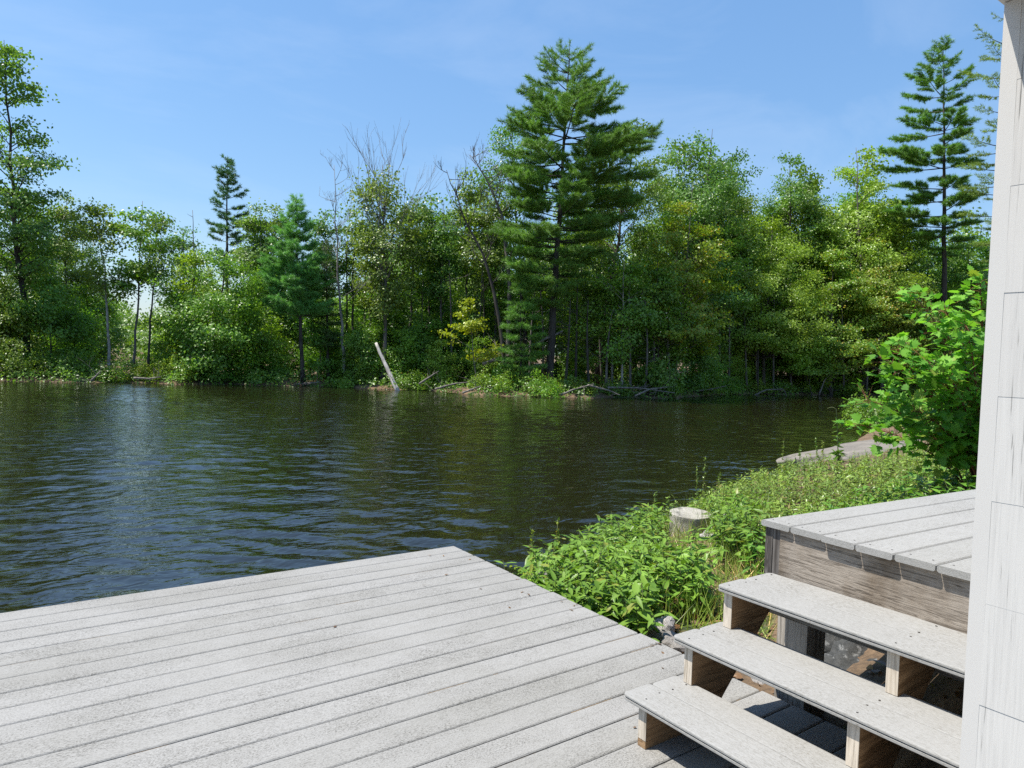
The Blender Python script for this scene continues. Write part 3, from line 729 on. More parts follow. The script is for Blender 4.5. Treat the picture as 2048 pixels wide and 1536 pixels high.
hero_pine('pine_tree', (592, 392), 606, 37.5, [(.36, 62, 55), (.46, 70, 60), (.6, 60, 55), (.75, 42, 44), (.9, 20, 22), (1, 3, 3)], 110, 'young cone shaped bluish white pine near the leaning pale log', mat='bluepine', step=.42, per=6, dens=1.35, tilt=.35, flat=1.6)
hero_pine('pine_tree', (652, 480), 657, 39, [(.25, 34, 34), (.5, 32, 30), (.8, 18, 18), (1, 3, 3)], 111, 'slender dark young pine just right of the bluish pine', mat='darkpine', step=.45)
B, T = TB(668, 330, 692, 38.5)
bare_tree('dead_tree', [B, B+(T-B)*.45-CR*.1, T], .10, 112, 'bare dead tree between the young pine and the tall half bare maple', 18, 2.3, 'twiggrey', .4, up=.6)
# half-bare tall maple
B, T = TB(764, 330, 768, 38.5)
hb = broad_tree('maple_tree', B, T, [(.28, .5), (.42, 1.2), (.6, 2.0), (.8, 2.1), (1, 1.0)], .30, 'oak', 'grey', 113, 'tall half bare maple whose dead upper twigs stand clear of its leaves', limbs=60, per=9, rad=.135, upright=1.3)
r = np.random.default_rng(5); mbb = MB()
for k in range(15):
    f = R_.uniform(.45, .9); s0 = (T-B)*f; a = R_.uniform(0, 6.28)
    bare_branch(mbb, s0, np.array([math.cos(a)*.55, math.sin(a)*.55, 1.0]), R_.uniform(3.0, 5.0)*(1.25-.5*f), .024, r, 2, .55, .38, (3, 6))
mbb.build('bare_twigs', BARK['twiggrey'], hb)
# leaning dead trees left of the big pine
bp = lambda px, py, d: at(px, py, d)
q0 = bp(1018, 745, 36); q0[2] = gz(q0)-.05
bare_tree('dead_tree', [q0, bp(996, 620, 36), bp(972, 520, 36), bp(925, 430, 36), bp(893, 340, 36)], .12, 114, 'bare dead tree leaning left, its curved trunk beside the big pine', 15, 2.6, 'dark', .38, up=.7)
q0 = bp(1012, 735, 40); q0[2] = gz(q0)-.05
bare_tree('dead_tree', [q0, bp(1020, 560, 40), bp(1008, 440, 40), bp(975, 360, 40), bp(940, 310, 40)], .15, 115, 'curved grey dead tree with thin top twigs, rising behind the leaning one', 16, 2.0, 'grey', .5, up=.6)
# -- the big white pine
hero_pine('pine_tree', (1140, 82), 1100, 37, [(.24, 40, 25), (.32, 120, 55), (.42, 128, 100), (.52, 95, 148), (.60, 110, 178), (.68, 128, 186), (.75, 102, 135), (.82, 84, 92), (.89, 62, 62), (.95, 30, 34), (1, 8, 10)], 116, 'largest white pine, towering over the middle of the far shore', step=.5, per=6, rad=.24, tuft=.25, tw=.022, nneedle=14, deadlow=14, dens=.95, tilt=.08, gap=.14)
hero_pine('pine_tree', (1045, 540), 1040, 36, [(.12, 40, 40), (.35, 55, 50), (.6, 45, 40), (1, 4, 4)], 117, 'small pale green pine at the foot of the largest pine', mat='pine', step=.4)
hero('oak_tree', (1020, 250), 1062, 43, [(.40, 40), (.6, 65), (.8, 70), (.93, 50), (1, 20)], .42, 'oak', 'dark', 118, 'oak showing its leaves to the left of the largest pine', limbs=34, per=10, rad=.15)
hero('oak_tree', (1275, 235), 1190, 42, [(.35, 60), (.55, 85), (.75, 85), (.9, 55), (1, 15)], .36, 'oak', 'dark', 119, 'dark trunked oak leaning right from behind the largest pine', limbs=48, per=12, rad=.17)
hero('oak_tree', (1425, 258), 1390, 44, [(.30, 90), (.5, 95), (.7, 100), (.88, 85), (1, 35)], .30, 'oak', 'dark', 120, 'wide crowned oak right of the largest pine', limbs=62, per=13, rad=.16)
hero('beech_tree', (1385, 370), 1350, 40, [(.12, 70), (.3, 95), (.6, 85), (.85, 45), (1, 10)], .20, 'yellowing', 'grey', 121, 'dark beech with yellowing leaf patches over the water', limbs=62, per=13, rad=.10, sigz=.08)
hero('maple_tree', (1245, 470), 1243, 37.6, [(.25, 40), (.5, 60), (.75, 50), (1, 12)], .22, 'maple', 'pale', 122, 'pale slim trunked maple leaning over the driftwood', limbs=40, per=11, rad=.075)
hero('maple_tree', (1165, 500), 1180, 38.5, [(.2, 40), (.5, 55), (.8, 40), (1, 8)], .18, 'maple', 'grey', 123, 'young maple just right of the big pine trunk', limbs=36, per=11, rad=.07)
hero('maple_tree', (1315, 520), 1322, 38.2, [(.08, 50), (.4, 65), (.75, 50), (1, 10)], .08, 'dark', 'dark', 124, 'dark bushy tree overhanging the water right of the driftwood', limbs=50, per=13, rad=.08)
# beech spray, yellow
hero('beech_sapling', (935, 600), 955, 36.2, [(.25, 40), (.5, 60), (.75, 38), (1, 10)], .28, 'yellow', 'grey', 125, 'yellow leaved beech sapling left of the largest pine', limbs=13, per=9, rad=.035, sigz=.05, sig=.18)
# -- right shore
hero('maple_tree', (1580, 312), 1575, 53, [(.4, 45), (.65, 60), (.85, 55), (1, 22)], .36, 'dark', 'dark', 126, 'dark sparse crowned tree whose top stands against the sky', limbs=40, per=12)
hero('maple_tree', (1712, 295), 1722, 53, [(.08, 80), (.3, 100), (.55, 95), (.75, 75), (.9, 50), (1, 14)], .22, 'light', 'grey', 127, 'tallest pale feathery maple on the right shore', limbs=76, per=15, twigs=5)
hero('maple_tree', (1545, 430), 1530, 50, [(.08, 85), (.35, 105), (.65, 90), (.85, 60), (1, 15)], .22, 'light', 'grey', 128, 'broad pale maple on the right shore above the drooping bush', limbs=70, per=15, twigs=5)
hero('maple_tree', (1470, 400), 1462, 49, [(.1, 60), (.4, 75), (.7, 70), (1, 14)], .26, 'maple', 'grey', 129, 'green maple at the near corner of the right cove', limbs=56, per=14)
hero('maple_tree', (1635, 400), 1640, 54, [(.1, 75), (.4, 90), (.7, 75), (1, 18)], .28, 'light', 'grey', 130, 'pale maple between the two highest right shore crowns', limbs=60, per=14)
hero('beech_tree', (1665, 505), 1668, 50.5, [(.06, 70), (.35, 110), (.7, 85), (1, 18)], .06, 'yellowing', 'grey', 131, 'yellowish beech low on the right shore', limbs=66, per=15, sigz=.08)
hero('maple_tree', (1790, 400), 1785, 56, [(.08, 75), (.4, 90), (.75, 65), (1, 12)], .28, 'dark', 'dark', 132, 'dark maple left of the tall right hand pine', limbs=60, per=15)
hero('beech_tree', (1755, 470), 1768, 51, [(.05, 70), (.35, 90), (.7, 70), (1, 12)], .18, 'yellowing', 'grey', 133, 'yellow green beech overhanging the dark end of the cove', limbs=62, per=15, sigz=.08)
hero('maple_tree', (1850, 560), 1850, 51, [(.03, 70), (.35, 90), (.7, 60), (1, 12)], .05, 'dark', 'dark', 134, 'dark tree behind the maple sapling', limbs=60, per=15)
hero('maple_tree', (1940, 480), 1940, 54, [(.03, 70), (.35, 80), (.7, 60), (1, 12)], .05, 'dark', 'dark', 135, 'dark tree behind the white house corner', limbs=60, per=15)
hero_pine('pine_tree', (1884, 95), 1898, 52, [(.42, 25, 35), (.47, 75, 50), (.53, 130, 48), (.60, 112, 42), (.68, 122, 45), (.76, 95, 40), (.84, 90, 45), (.90, 62, 42), (.95, 44, 34), (1, 14, 16)], 136, 'tall lone white pine with flat tiers and a bare lower trunk, at right', step=.92, per=5, rad=.26, tuft=.28, tw=.030, nneedle=12, deadlow=10, dens=1.0, tilt=.03)
hero_pine('pine_tree', (2010, 20), 2010, 44, [(.35, 40, 40), (.5, 70, 60), (.65, 75, 60), (.75, 55, 50), (.84, 80, 60), (.95, 35, 30), (1, 8, 8)], 137, 'white pine mostly hidden behind the house corner', step=1.1, per=4, rad=.22, tuft=.2, tw=.028, nneedle=8, deadlow=8, dens=.8, gap=.1)
hero('drooping_bush', (1605, 660), 1625, 49.5, [(.3, 55), (.6, 68), (.9, 40), (1, 20)], .35, 'light', 'grey', 138, 'bright drooping bush hanging over the right shoreline', limbs=30, per=18, rad=.05, sigz=.06)

# -- trees filling the wood behind: prototypes copied whole
def copy_tree(root, loc, rz, s, label, group):
    n = root.copy(); COL.objects.link(n); n.location = tuple(loc); n.rotation_euler = (0, 0, rz); n.scale = (s, s, s*R_.uniform(.93, 1.08)); n['label'] = label; n['group'] = group
    for ch in list(root.children):
        c = ch.copy(); COL.objects.link(c); c.parent = n
    return n
protos = {}
def fill(kind, px, depth, s, label, group):
    b0 = at(px, 760, depth); loc = np.array([b0[0], b0[1], gz(b0)-.1]); rz = R_.uniform(0, 6.28)
    if kind not in protos:
        spec = {'mid': ('maple', 'dark', 11.0, [(.15, 1.6), (.4, 2.3), (.7, 2.0), (.9, 1.1), (1, .3)], .16, 62, 13),
                'dark': ('dark', 'dark', 12.0, [(.2, 1.7), (.5, 2.4), (.75, 1.9), (1, .3)], .22, 62, 13),
                'light': ('light', 'grey', 10.0, [(.12, 1.7), (.4, 2.4), (.7, 1.9), (1, .3)], .12, 60, 13),
                'oak': ('oak', 'grey', 13.0, [(.35, 1.4), (.6, 2.2), (.85, 1.7), (1, .5)], .36, 46, 11),
                'low': ('maple', 'grey', 5.0, [(.08, 1.2), (.4, 1.7), (.75, 1.2), (1, .5)], .10, 36, 10),
                'lowlight': ('light', 'grey', 4.4, [(.08, 1.2), (.4, 1.6), (.75, 1.2), (1, .5)], .10, 36, 10),
                'slim': ('oak', 'grey', 10.5, [(.35, .5), (.6, 1.05), (.85, .9), (1, .35)], .36, 34, 8),
                'lowdark': ('dark', 'dark', 5.5, [(.06, 1.4), (.4, 1.9), (.75, 1.3), (1, .5)], .10, 42, 11)}[kind]
        lf, bk, H, pf, cb, lm, per = spec
        o = broad_tree('sapling' if kind.startswith('low') else 'woodland_tree', loc, loc+np.array([0, 0, H]), pf, cb, lf, bk, 300+len(protos), label, group, limbs=lm, per=per, twigs=5, cat='sapling' if kind.startswith('low') else 'tree')
        o.rotation_euler = (0, 0, rz); o.scale = (s, s, s); protos[kind] = o; return o
    return copy_tree(protos[kind], loc, rz, s, label, group)
ZONES = [
 ('leafy tree in the wood left of the white birch', 'trees left of the birch', [('dark', -60, 40, .9), ('mid', 110, 45, .75), ('oak', 160, 47, .72), ('mid', 205, 50, .55), ('dark', 60, 46, .8)]),
 ('leafy tree behind the thin trunks and young pine at left', 'trees behind the young pine', [('mid', 480, 46, .72), ('light', 410, 52, .72), ('mid', 560, 50, .72), ('oak', 640, 52, .66), ('light', 700, 47, .70), ('dark', 620, 44, .55)]),
 ('green tree in the wood between the half bare maple and largest pine', 'trees between half bare maple and largest pine', [('mid', 820, 44, .82), ('light', 760, 49, .78), ('oak', 850, 50, .86), ('mid', 900, 47, .86), ('light', 940, 43, .72), ('dark', 1000, 47, .85), ('oak', 905, 55, .95), ('mid', 985, 53, 1.0)]),
 ('green tree in the wood right behind the largest pine', 'trees behind the largest pine', [('dark', 1120, 47, .95), ('mid', 1210, 46, .9), ('dark', 1270, 45, .82), ('oak', 1320, 50, 1.0), ('mid', 1160, 52, 1.05), ('dark', 1400, 48, .95), ('mid', 1060, 50, .95)]),
 ('green tree in the dense wood along the right cove', 'trees along the right cove', [('mid', 1500, 56, 1.32), ('dark', 1560, 58, 1.3), ('light', 1600, 57, 1.35), ('mid', 1690, 59, 1.42), ('dark', 1740, 60, 1.32), ('mid', 1840, 58, 1.15), ('dark', 1900, 60, 1.1), ('mid', 1960, 58, 1.15), ('dark', 2060, 54, 1.2), ('mid', 1450, 54, 1.3), ('light', 1650, 55, 1.3), ('light', 1480, 53, 1.25), ('mid', 1420, 50, 1.2), ('oak', 1410, 50, 1.32), ('oak', 1468, 52, 1.12), ('mid', 1545, 55, 1.15), ('dark', 1592, 55, 1.45), ('light', 1708, 56, 1.75), ('mid', 1755, 57, 1.3), ('mid', 1650, 56, 1.2), ('oak', 1340, 47, 1.2)]),
 ('slender open crowned tree rising among the far shore trees left of the largest pine', 'slender trees left of the largest pine', [('slim', 130, 41, .95), ('slim', 360, 41, .85), ('slim', 505, 42, .98), ('slim', 545, 43, 1.0), ('slim', 640, 41, .9), ('slim', 705, 42, 1.0), ('slim', 735, 40, .8), ('slim', 815, 41, 1.0), ('slim', 850, 42.5, 1.1), ('slim', 880, 41, .95), ('slim', 930, 43, 1.15), ('slim', 955, 41, 1.0), ('slim', 985, 42, 1.05), ('slim', 60, 40, .9)]),
 ('low leafy sapling under the trees of the left shore', 'saplings under the left trees', [('lowdark', 20, 34.5, .8), ('lowdark', 100, 35, .85), ('lowdark', -50, 34, .9), ('low', 150, 37, .85), ('lowlight', 330, 38, .65), ('low', 480, 38.5, .75), ('lowlight', 540, 39, .75), ('low', 570, 42, .95), ('low', 640, 39.5, .75), ('lowlight', 670, 41, .9), ('lowdark', 170, 42, .95), ('low', 90, 40, 1.1)]),
 ('low leafy sapling under the trees near the leaning log', 'saplings near the leaning log', [('low', 725, 38.5, .72), ('lowlight', 800, 39, .70), ('low', 840, 40, .85), ('lowlight', 880, 38.5, .55), ('low', 770, 43, 1.05), ('low', 930, 41, .9), ('lowlight', 960, 39, .6), ('lowdark', 870, 45, 1.1), ('lowdark', 1000, 44, 1.05), ('low', 700, 45, 1.1)]),
 ('low leafy sapling between the trunks right of the largest pine', 'saplings right of the largest pine', [('low', 1150, 40, .55), ('lowdark', 1290, 42, .8), ('lowdark', 1370, 41.5, .8), ('lowlight', 1225, 44, .9), ('low', 1405, 44, .7), ('lowdark', 1110, 44, .9), ('low', 1190, 47, 1.2)]),
 ('low leafy sapling along the shore of the right cove', 'saplings along the right cove', [('low', 1440, 47, .6), ('lowlight', 1505, 52, .9), ('lowdark', 1560, 54, .8), ('low', 1650, 55, .9), ('lowdark', 1715, 55, .8), ('lowdark', 1770, 55, .9), ('lowlight', 1475, 48.8, .55), ('lowlight', 1612, 52, .62), ('low', 1535, 51, .6), ('lowlight', 1692, 52.3, .55), ('low', 1425, 45, .5), ('lowdark', 1820, 53, 1.0), ('lowdark', 1880, 54, 1.0), ('low', 1940, 53, 1.0), ('lowdark', 2000, 53, 1.0)]),
]
for label, group, L in ZONES:
    for kind, px, d, s in L: fill(kind, px, d, s, label, group)

# thin trunks between the crowns
for q, (px, d, top) in enumerate([(690, 41, 480), (735, 42, 500), (838, 41, 560), (885, 43, 470), (905, 40, 520), (945, 42, 540), (968, 40, 560), (1060, 39, 560), (1085, 41, 520), (1140, 40, 500), (1168, 42, 480), (1205, 41, 520), (1225, 39.5, 560), (1270, 42, 520), (1515, 50.5, 560), (1438, 45.5, 600), (1458, 46.5, 580), (1495, 48, 590), (1518, 48, 610), (1548, 48.6, 600), (1612, 50, 640), (1645, 50.2, 620), (1735, 50.5, 610), (1290, 37.5, 600), (1180, 36.6, 600), (1215, 37, 620), (1345, 38.3, 640), (1130, 36.2, 600), (1262, 37.5, 580), (1310, 38, 590), (1152, 37, 560), (1585, 49.8, 600), (1690, 50.6, 600), (1475, 50, 560), (1560, 51.5, 600), (1700, 53, 560)]):
    B, T = TB(px+R_.uniform(-14, 14), top, px, d)
    r = np.random.default_rng(500+q); root = empty('tree_trunk', B)
    tag(root, 'thin bare standing trunk in the shade between leafier trees', 'tree', 'thin bare trunks among the trees')
    P = bez(np.zeros(3), (T-B)*.5+r.normal(size=3)*.2, T-B, 8); tr = MB(); tr.tube(P, np.linspace(.085, .02, 8), 7); br = tr
    for k in range(9):
        f = r.uniform(.35, 1); x = np.array([np.interp(f, np.linspace(0, 1, 8), P[:, c]) for c in range(3)]); a = r.uniform(0, 6.28)
        bare_branch(br, x, np.array([math.cos(a), math.sin(a), .25]), r.uniform(.5, 1.3), .014, r, 1, .2, .5, (1, 4))
    tr.build('trunk', BARK['pale' if q in (12, 14) else 'grey' if q % 3 else 'dark'], root)

# far wood and hill: one mass nobody could count
mb = MB(); r = np.random.default_rng(77); an = []
def far_anchor(x0, x1, d0, d1, hfun, n):
    px = r.uniform(x0, x1, n); d = r.uniform(d0, d1, n); P = np.array([at(a, 745, b_) for a, b_ in zip(px, d)])
    g = ground_z(P[:, 0], P[:, 1]); P[:, 2] = g+np.sqrt(r.random(n))*hfun(px)*(.75+.25*np.sin(px*.05)*np.sin(px*.017)); return P
an.append(far_anchor(-200, 360, 75, 110, lambda p: np.full_like(p, 6.5), 2600))
an.append(far_anchor(-300, 420, 48, 78, lambda p: np.full_like(p, 3.0), 2600))
an.append(far_anchor(360, 760, 62, 85, lambda p: np.full_like(p, 8.5), 2600))
an.append(far_anchor(740, 1060, 58, 75, lambda p: np.full_like(p, 11.5), 3600))
an.append(far_anchor(1040, 2150, 61, 74, lambda p: np.full_like(p, 16.5), 11000))
rand_leaves(mb, np.concatenate(an), 6, .55, .4, .34, .26, r, face=-.55*CF); tag(mb.build('far_woods', LEAF['dark']), kind='stuff')
HILLM, t, b, out = new_mat('far wooded hill'); n = noise(t, mapped(t, (1, 1, 1)), .22, 6, .7)
t.links.new(ramp(t, n, [(.35, (.03, .06, .035)), (.65, (.09, .14, .075))]), b.inputs['Base Color']); b.inputs['Roughness'].default_value = 1; bump(t, b, n, 1.0, 3)
mb = MB(); pxs = np.linspace(-1800, 2600, 220); V = []; hh = 12+6*np.sin(pxs*.004+1)+3*np.sin(pxs*.013)+r.normal(size=220)*.7
for k, q in enumerate(pxs):
    for f in (0, .5, 1): p = at(q, 750, 300+90*f); V.append((p[0], p[1], -2+hh[k]*math.sin(f*math.pi/2)))
mb.add(V, [(k*3+f, k*3+3+f, k*3+4+f, k*3+1+f) for k in range(219) for f in (0, 1)]); tag(mb.build('hills', HILLM, smooth=True), kind='structure')

# ---------------------------------------------------------------- shoreline shrubs and driftwood
def shrub(name, px, depth, wpx, hpx, leaf, seed, label, group=None, n=260, per=10, L=.10, cat='shrub', lift=0.0):
    r = np.random.default_rng(seed); b0 = at(px, 760, depth); B = np.array([b0[0], b0[1], gz(b0)-.03+lift]); wd = wpx*PXM(depth); h = hpx*PXM(depth)
    root = empty(name, B); tag(root, label, cat, group); st = MB(); an = []
    lumps = [(np.array([r.uniform(-.75, .75)*wd, r.uniform(-.5, .5)*wd, 0]), r.uniform(.45, 1.0)) for _ in range(9)]
    for k in range(n):
        c, s = lumps[r.integers(0, 9)]; a = r.uniform(0, 6.28); e = math.asin(r.uniform(0, 1)); f = r.uniform(.55, 1)
        an.append(c*(CR*1)[0]*0+CR*c[0]+CF*c[1]*.8+np.array([math.cos(a)*math.cos(e)*wd*.42*f, math.sin(a)*math.cos(e)*wd*.42*f, .05+h*s*math.sin(e)*f]))
    for k in range(0, n, 9): st.tube(bez(np.array([an[k][0]*.6, an[k][1]*.6, 0]), an[k]*np.array([.8, .8, .6]), an[k], 4), [.012, .010, .007, .004], 4, False)
    st.build('stems', BARK['grey'], root); cr = MB(); rand_leaves(cr, an, per, .09, .08, L, L*.6, r, .7); cr.build('foliage', LEAF[leaf], root); return root
SH = [
 ('shrub', 40, 33.0, 60, 85, 'dark', 'dark shrub at the left edge of the far shore'), ('shrub', 125, 34.0, 55, 75, 'dark', 'dark shrub below the tall maple at left'),
 ('shrub', 225, 34.4, 38, 46, 'shrub', 'bright shrub under the white birch'), ('shrub', 290, 35.0, 34, 44, 'shrub', 'bright yellow green shrub right of the birch'),
 ('shrub', 350, 35.2, 38, 58, 'shrub', 'rounded shrub below the broken dead trunk'), ('shrub', 430, 36.6, 40, 46, 'maple', 'low shrub on the shore under the bushy maple'),
 ('shrub', 500, 37.0, 34, 38, 'maple', 'low green shrub left of the young pine foot'), ('shrub', 560, 37.8, 36, 40, 'dark', 'low dark shrub at the young pine foot'),
 ('shrub', 682, 37.4, 30, 30, 'shrub', 'drooping pale shrub over the water left of the log'), ('shrub', 735, 37.8, 26, 50, 'shrub', 'pale shrub beside the foot of the log'),
 ('shrub', 705, 38.4, 40, 58, 'dark', 'dark shrub behind the drooping one'), ('shrub', 830, 37.2, 36, 44, 'shrub', 'yellow green shrub just right of the log'),
 ('shrub', 890, 38.0, 36, 56, 'shrub', 'shrub on the shore below the yellow beech'), ('shrub', 985, 34.9, 46, 50, 'shrub', 'wide low bush on the point, its left part'),
 ('shrub', 1070, 34.4, 58, 62, 'shrub', 'largest bright round bush on the point before the largest pine'), ('shrub', 1015, 36.0, 40, 64, 'maple', 'bush behind the wide low one on the point'),
 ('shrub', 1160, 35.6, 34, 28, 'dark', 'small dark shrub right of the round bush'), ('shrub', 1240, 37.0, 36, 30, 'maple', 'small shrub behind the driftwood'),
 ('shrub', 1330, 38.0, 36, 34, 'dark', 'dark shrub overhanging the bank right of the driftwood'), ('shrub', 1405, 42.6, 40, 34, 'dark', 'dark shrub at the bend into the cove'),
 ('shrub', 1455, 46.0, 34, 32, 'maple', 'low shrub just inside the cove'), ('shrub', 1520, 48.5, 36, 30, 'shrub', 'bright low shrub behind the arching dead branch'),
 ('shrub', 1590, 50.0, 34, 28, 'shrub', 'bright low shrub under the drooping bush'), ('shrub', 1680, 51.0, 34, 28, 'dark', 'dark low shrub near the end of the cove'),
 ('shrub', 1800, 21.0, 90, 62, 'dark', 'dark low shrub behind the granite ledge'), ('shrub', 1905, 18.0, 95, 70, 'dark', 'dark shrub between the maple sapling and the cove'),
]
for q, (nm, px, d, wp, hp, lf, lb) in enumerate(SH): shrub(nm, px, d, wp, hp, lf, 700+q, lb, n=int(150+wp*3.2))

r = np.random.default_rng(88); px = r.uniform(-500, 2150, 30000); e = r.uniform(0, 1, 30000)**1.6*16-.1
d = np.interp(px, FAR_X, FAR_D)+.35*np.sin(px*.031)+.25*np.sin(px*.083+1)+e; P = np.array([at(a, 750, b_) for a, b_ in zip(px, d)]); P[:, 2] = ground_z(P[:, 0], P[:, 1])
clump = .5+.5*np.sin(px*.05+2*np.sin(d*.6))*np.sin(d*1.3+px*.021); keep = r.random(30000) < .04+.55*clump**1.5; P = P[keep]; h_ = (.15+.65*clump[keep])*r.uniform(.1, 1, len(P)); P[:, 2] += h_
mb = MB(); rand_leaves(mb, P, 5, .16, .10, .15, .10, r, face=-.5*CF); tag(mb.build('undergrowth', LEAF['dark']), kind='stuff')

def log(name, P, r0, r1, label, mat='dead', seed=1, stubs=3, cat='log', sl=.5):
    r = np.random.default_rng(seed); P = np.asarray(P, float); root = empty(name, P[0]); tag(root, label, cat); Q = P-P[0]
    t2 = np.linspace(0, 1, 12); tt = np.linspace(0, 1, len(Q)); Q = np.stack([np.interp(t2, tt, Q[:, c]) for c in range(3)], 1); Q[1:-1] += r.normal(size=(10, 3))*r0*.12
    mb = MB(); mb.tube(Q, np.linspace(r0, r1, 12), 9); b_ = mb
    if stubs:
        for k in range(stubs):
            f = r.uniform(.1, .95); x = np.array([np.interp(f, t2, Q[:, c]) for c in range(3)]); bare_branch(b_, x, r.normal(size=3)+np.array([0, 0, .3]), sl*r.uniform(.5, 1.4), max(.012, r1*.5), r, 1, .1, .6, (1, 4))
    mb.build('trunk', BARK[mat], root)
    return root
log('leaning_log', [at(797, 785, 35.8), at(775, 738, 36.2), at(752, 686, 36.6)], .125, .075, 'pale barkless log leaning out of the water against the shore', 'log', 1, 2, sl=.3)
log('fallen_trunk', [at(965, 728, 36.5), at(1030, 708, 36.5), at(1125, 662, 37)], .09, .05, 'grey fallen trunk leaning to the right at the foot of the largest pine', 'dead', 2, 8, sl=1.2)
DW = [([(870, 778), (905, 768), (938, 764)], 35.0, 'forked pale driftwood branch left of the round bush'), ([(925, 786), (945, 778), (962, 772)], 34.4, 'short grey driftwood stick beside the wide low bush'),
      ([(1120, 790), (1150, 778), (1188, 768)], 34.2, 'grey driftwood limb just right of the round bush'), ([(1175, 770), (1215, 780), (1240, 790)], 35.0, 'pale crooked driftwood limb sloping into the water'),
      ([(1215, 775), (1280, 776), (1350, 786)], 36.0, 'long grey driftwood limb lying along the water edge'), ([(1270, 792), (1300, 778), (1335, 774)], 35.6, 'arched grey driftwood branch under the dark bushy tree'),
      ([(1390, 782), (1425, 778), (1452, 772)], 42.0, 'thin driftwood branch at the bend into the cove'), ([(1498, 796), (1530, 780), (1568, 778), (1575, 798)], 46.5, 'pale arching dead branch dipping into the cove'),
      ([(1638, 790), (1648, 762), (1668, 738)], 49, 'forked white dead stem standing at the cove shore'), ([(182, 762), (192, 752), (202, 742)], 32.8, 'white stick standing at the left shoreline'),
      ([(268, 756), (300, 757), (322, 754)], 33.4, 'pale stick lying at the left shoreline'), ([(375, 714), (400, 712), (432, 708)], 35.6, 'brown fallen limb in the shrubs left of the bushy maple'),
      ([(560, 770), (600, 768), (640, 764)], 37.0, 'tangled driftwood twigs below the young pine'), ([(838, 768), (862, 752), (878, 742)], 36.4, 'brown brush lying right of the leaning log')]
for q, (pp, d, lb) in enumerate(DW):
    log('driftwood', [at(a, b_, d) for a, b_ in pp], .055 if d < 45 else .06, .022, lb, 'dead', 40+q, 6 if q in (0, 4, 5, 12, 13) else 3, 'driftwood', .7)

# ---------------------------------------------------------------- near bank: weeds, grass, maple sapling
def weeds(name, pts, hts, leafL, mat, seed, npair=6, lw=.42, label=None, stalk=True, droop=.25):
    r = np.random.default_rng(seed); lf = MB(); st = MB(); C = []; N = []; D = []; Ls = []
    for p, h in zip(pts, hts):
        ps = r.choice([.6, .8, 1.0, 1.25], p=[.2, .3, .35, .15]); lws = r.uniform(.75, 1.3)
        a = r.uniform(0, 6.28); lean = r.uniform(.05, .45)*h; top = np.array([p[0]+math.cos(a)*lean, p[1]+math.sin(a)*lean, p[2]+h])
        mid = np.array([p[0]+math.cos(a)*lean*.25, p[1]+math.sin(a)*lean*.25, p[2]+h*.6])
        P = bez(np.asarray(p), mid, top, 5)
        if stalk: st.tube(P, np.linspace(.0035, .0015, 5), 3, False)
        n = r.integers(npair-2, npair+2); base = r.uniform(0, 6.28)
        for k in range(n):
            f = .22+.78*(k+.6)/n; x = np.array([np.interp(f, np.linspace(0, 1, 5), P[:, c]) for c in range(3)])
            for s in (0, math.pi):
                b_ = base+k*1.45+s+r.uniform(-.3, .3); d = np.array([math.cos(b_), math.sin(b_), r.uniform(-.55, .35)-droop*(1-f)])
                nn = np.array([-math.cos(b_)*d[2]*.8, -math.sin(b_)*d[2]*.8, 1.0])+r.normal(size=3)*.28
                C.append(x); D.append(d); N.append(nn); Ls.append(ps*leafL*r.uniform(.6, 1.2)*(1.1-.8*max(0, f-.6)))
    Ls = np.array(Ls); lf.leaves(np.array(C), np.array(N), np.array(D), Ls, Ls*lw*r.uniform(.8, 1.2, len(Ls)), .22, 'lance')
    o = lf.build(name, LEAF[mat]); tag(o, kind='stuff')
    s = st.build('stems', BARK['stem'], o); tag(s, kind='stuff'); return o
def scatter(n, x0, x1, d0, d1, seed, keep):
    r = np.random.default_rng(seed); out = []
    while len(out) < n:
        px, d = r.uniform(x0, x1), r.uniform(d0, d1); p = at(px, 900, d); z = gz(p)
        if keep(p[0], p[1], px, d, z): out.append((p[0], p[1], z))
    return out
def off_deck(x, y, m=.10): return not (x < U_END+m and y < V_END+m) and not (x > 2.45 and y < 1.95-.05*(x-2.6)) and y > 1.7
def near_line(px): return np.interp(px, NEAR_X, NEAR_D)
pA = scatter(760, 985, 1520, 3.3, 7.2, 1, lambda x, y, px, d, z: off_deck(x, y) and d < near_line(px)-.12 and z > ZW and not (px > 1330 and d < 4.3) and math.hypot(x-pc[0], y-pc[1]) > .24 and not (1325 < px < 1440 and 5.3 < d < 7.2) and not (px > 1420 and d < 5.4))
weeds('leafy_weeds', pA, [rng.uniform(.22, .42) for p in pA], .104, 'weed', 11, lw=.36, droop=.45)
pB = scatter(2100, 1290, 2080, 6.3, 14.5, 2, lambda x, y, px, d, z: off_deck(x, y) and d < near_line(px)-.15 and math.hypot(x-pc[0], y-pc[1]) > .28 and not (1335 < px < 1440 and d < 7.1) and not (px > 1570 and d > 11.3) and not (1430 < px < 1530 and d < 7.6 and rng.random() < .6))
weeds('fine_weeds', pB, [rng.uniform(.14, .30) for p in pB], .075, 'fine', 12, 7, .30, droop=.35)
pC = scatter(420, 1500, 2080, 5.0, 10.5, 3, lambda x, y, px, d, z: off_deck(x, y) and d < 5.5+4*(px-1500)/500)
weeds('leafy_weeds', pC, [rng.uniform(.18, .36) for p in pC], .085, 'weed', 13)
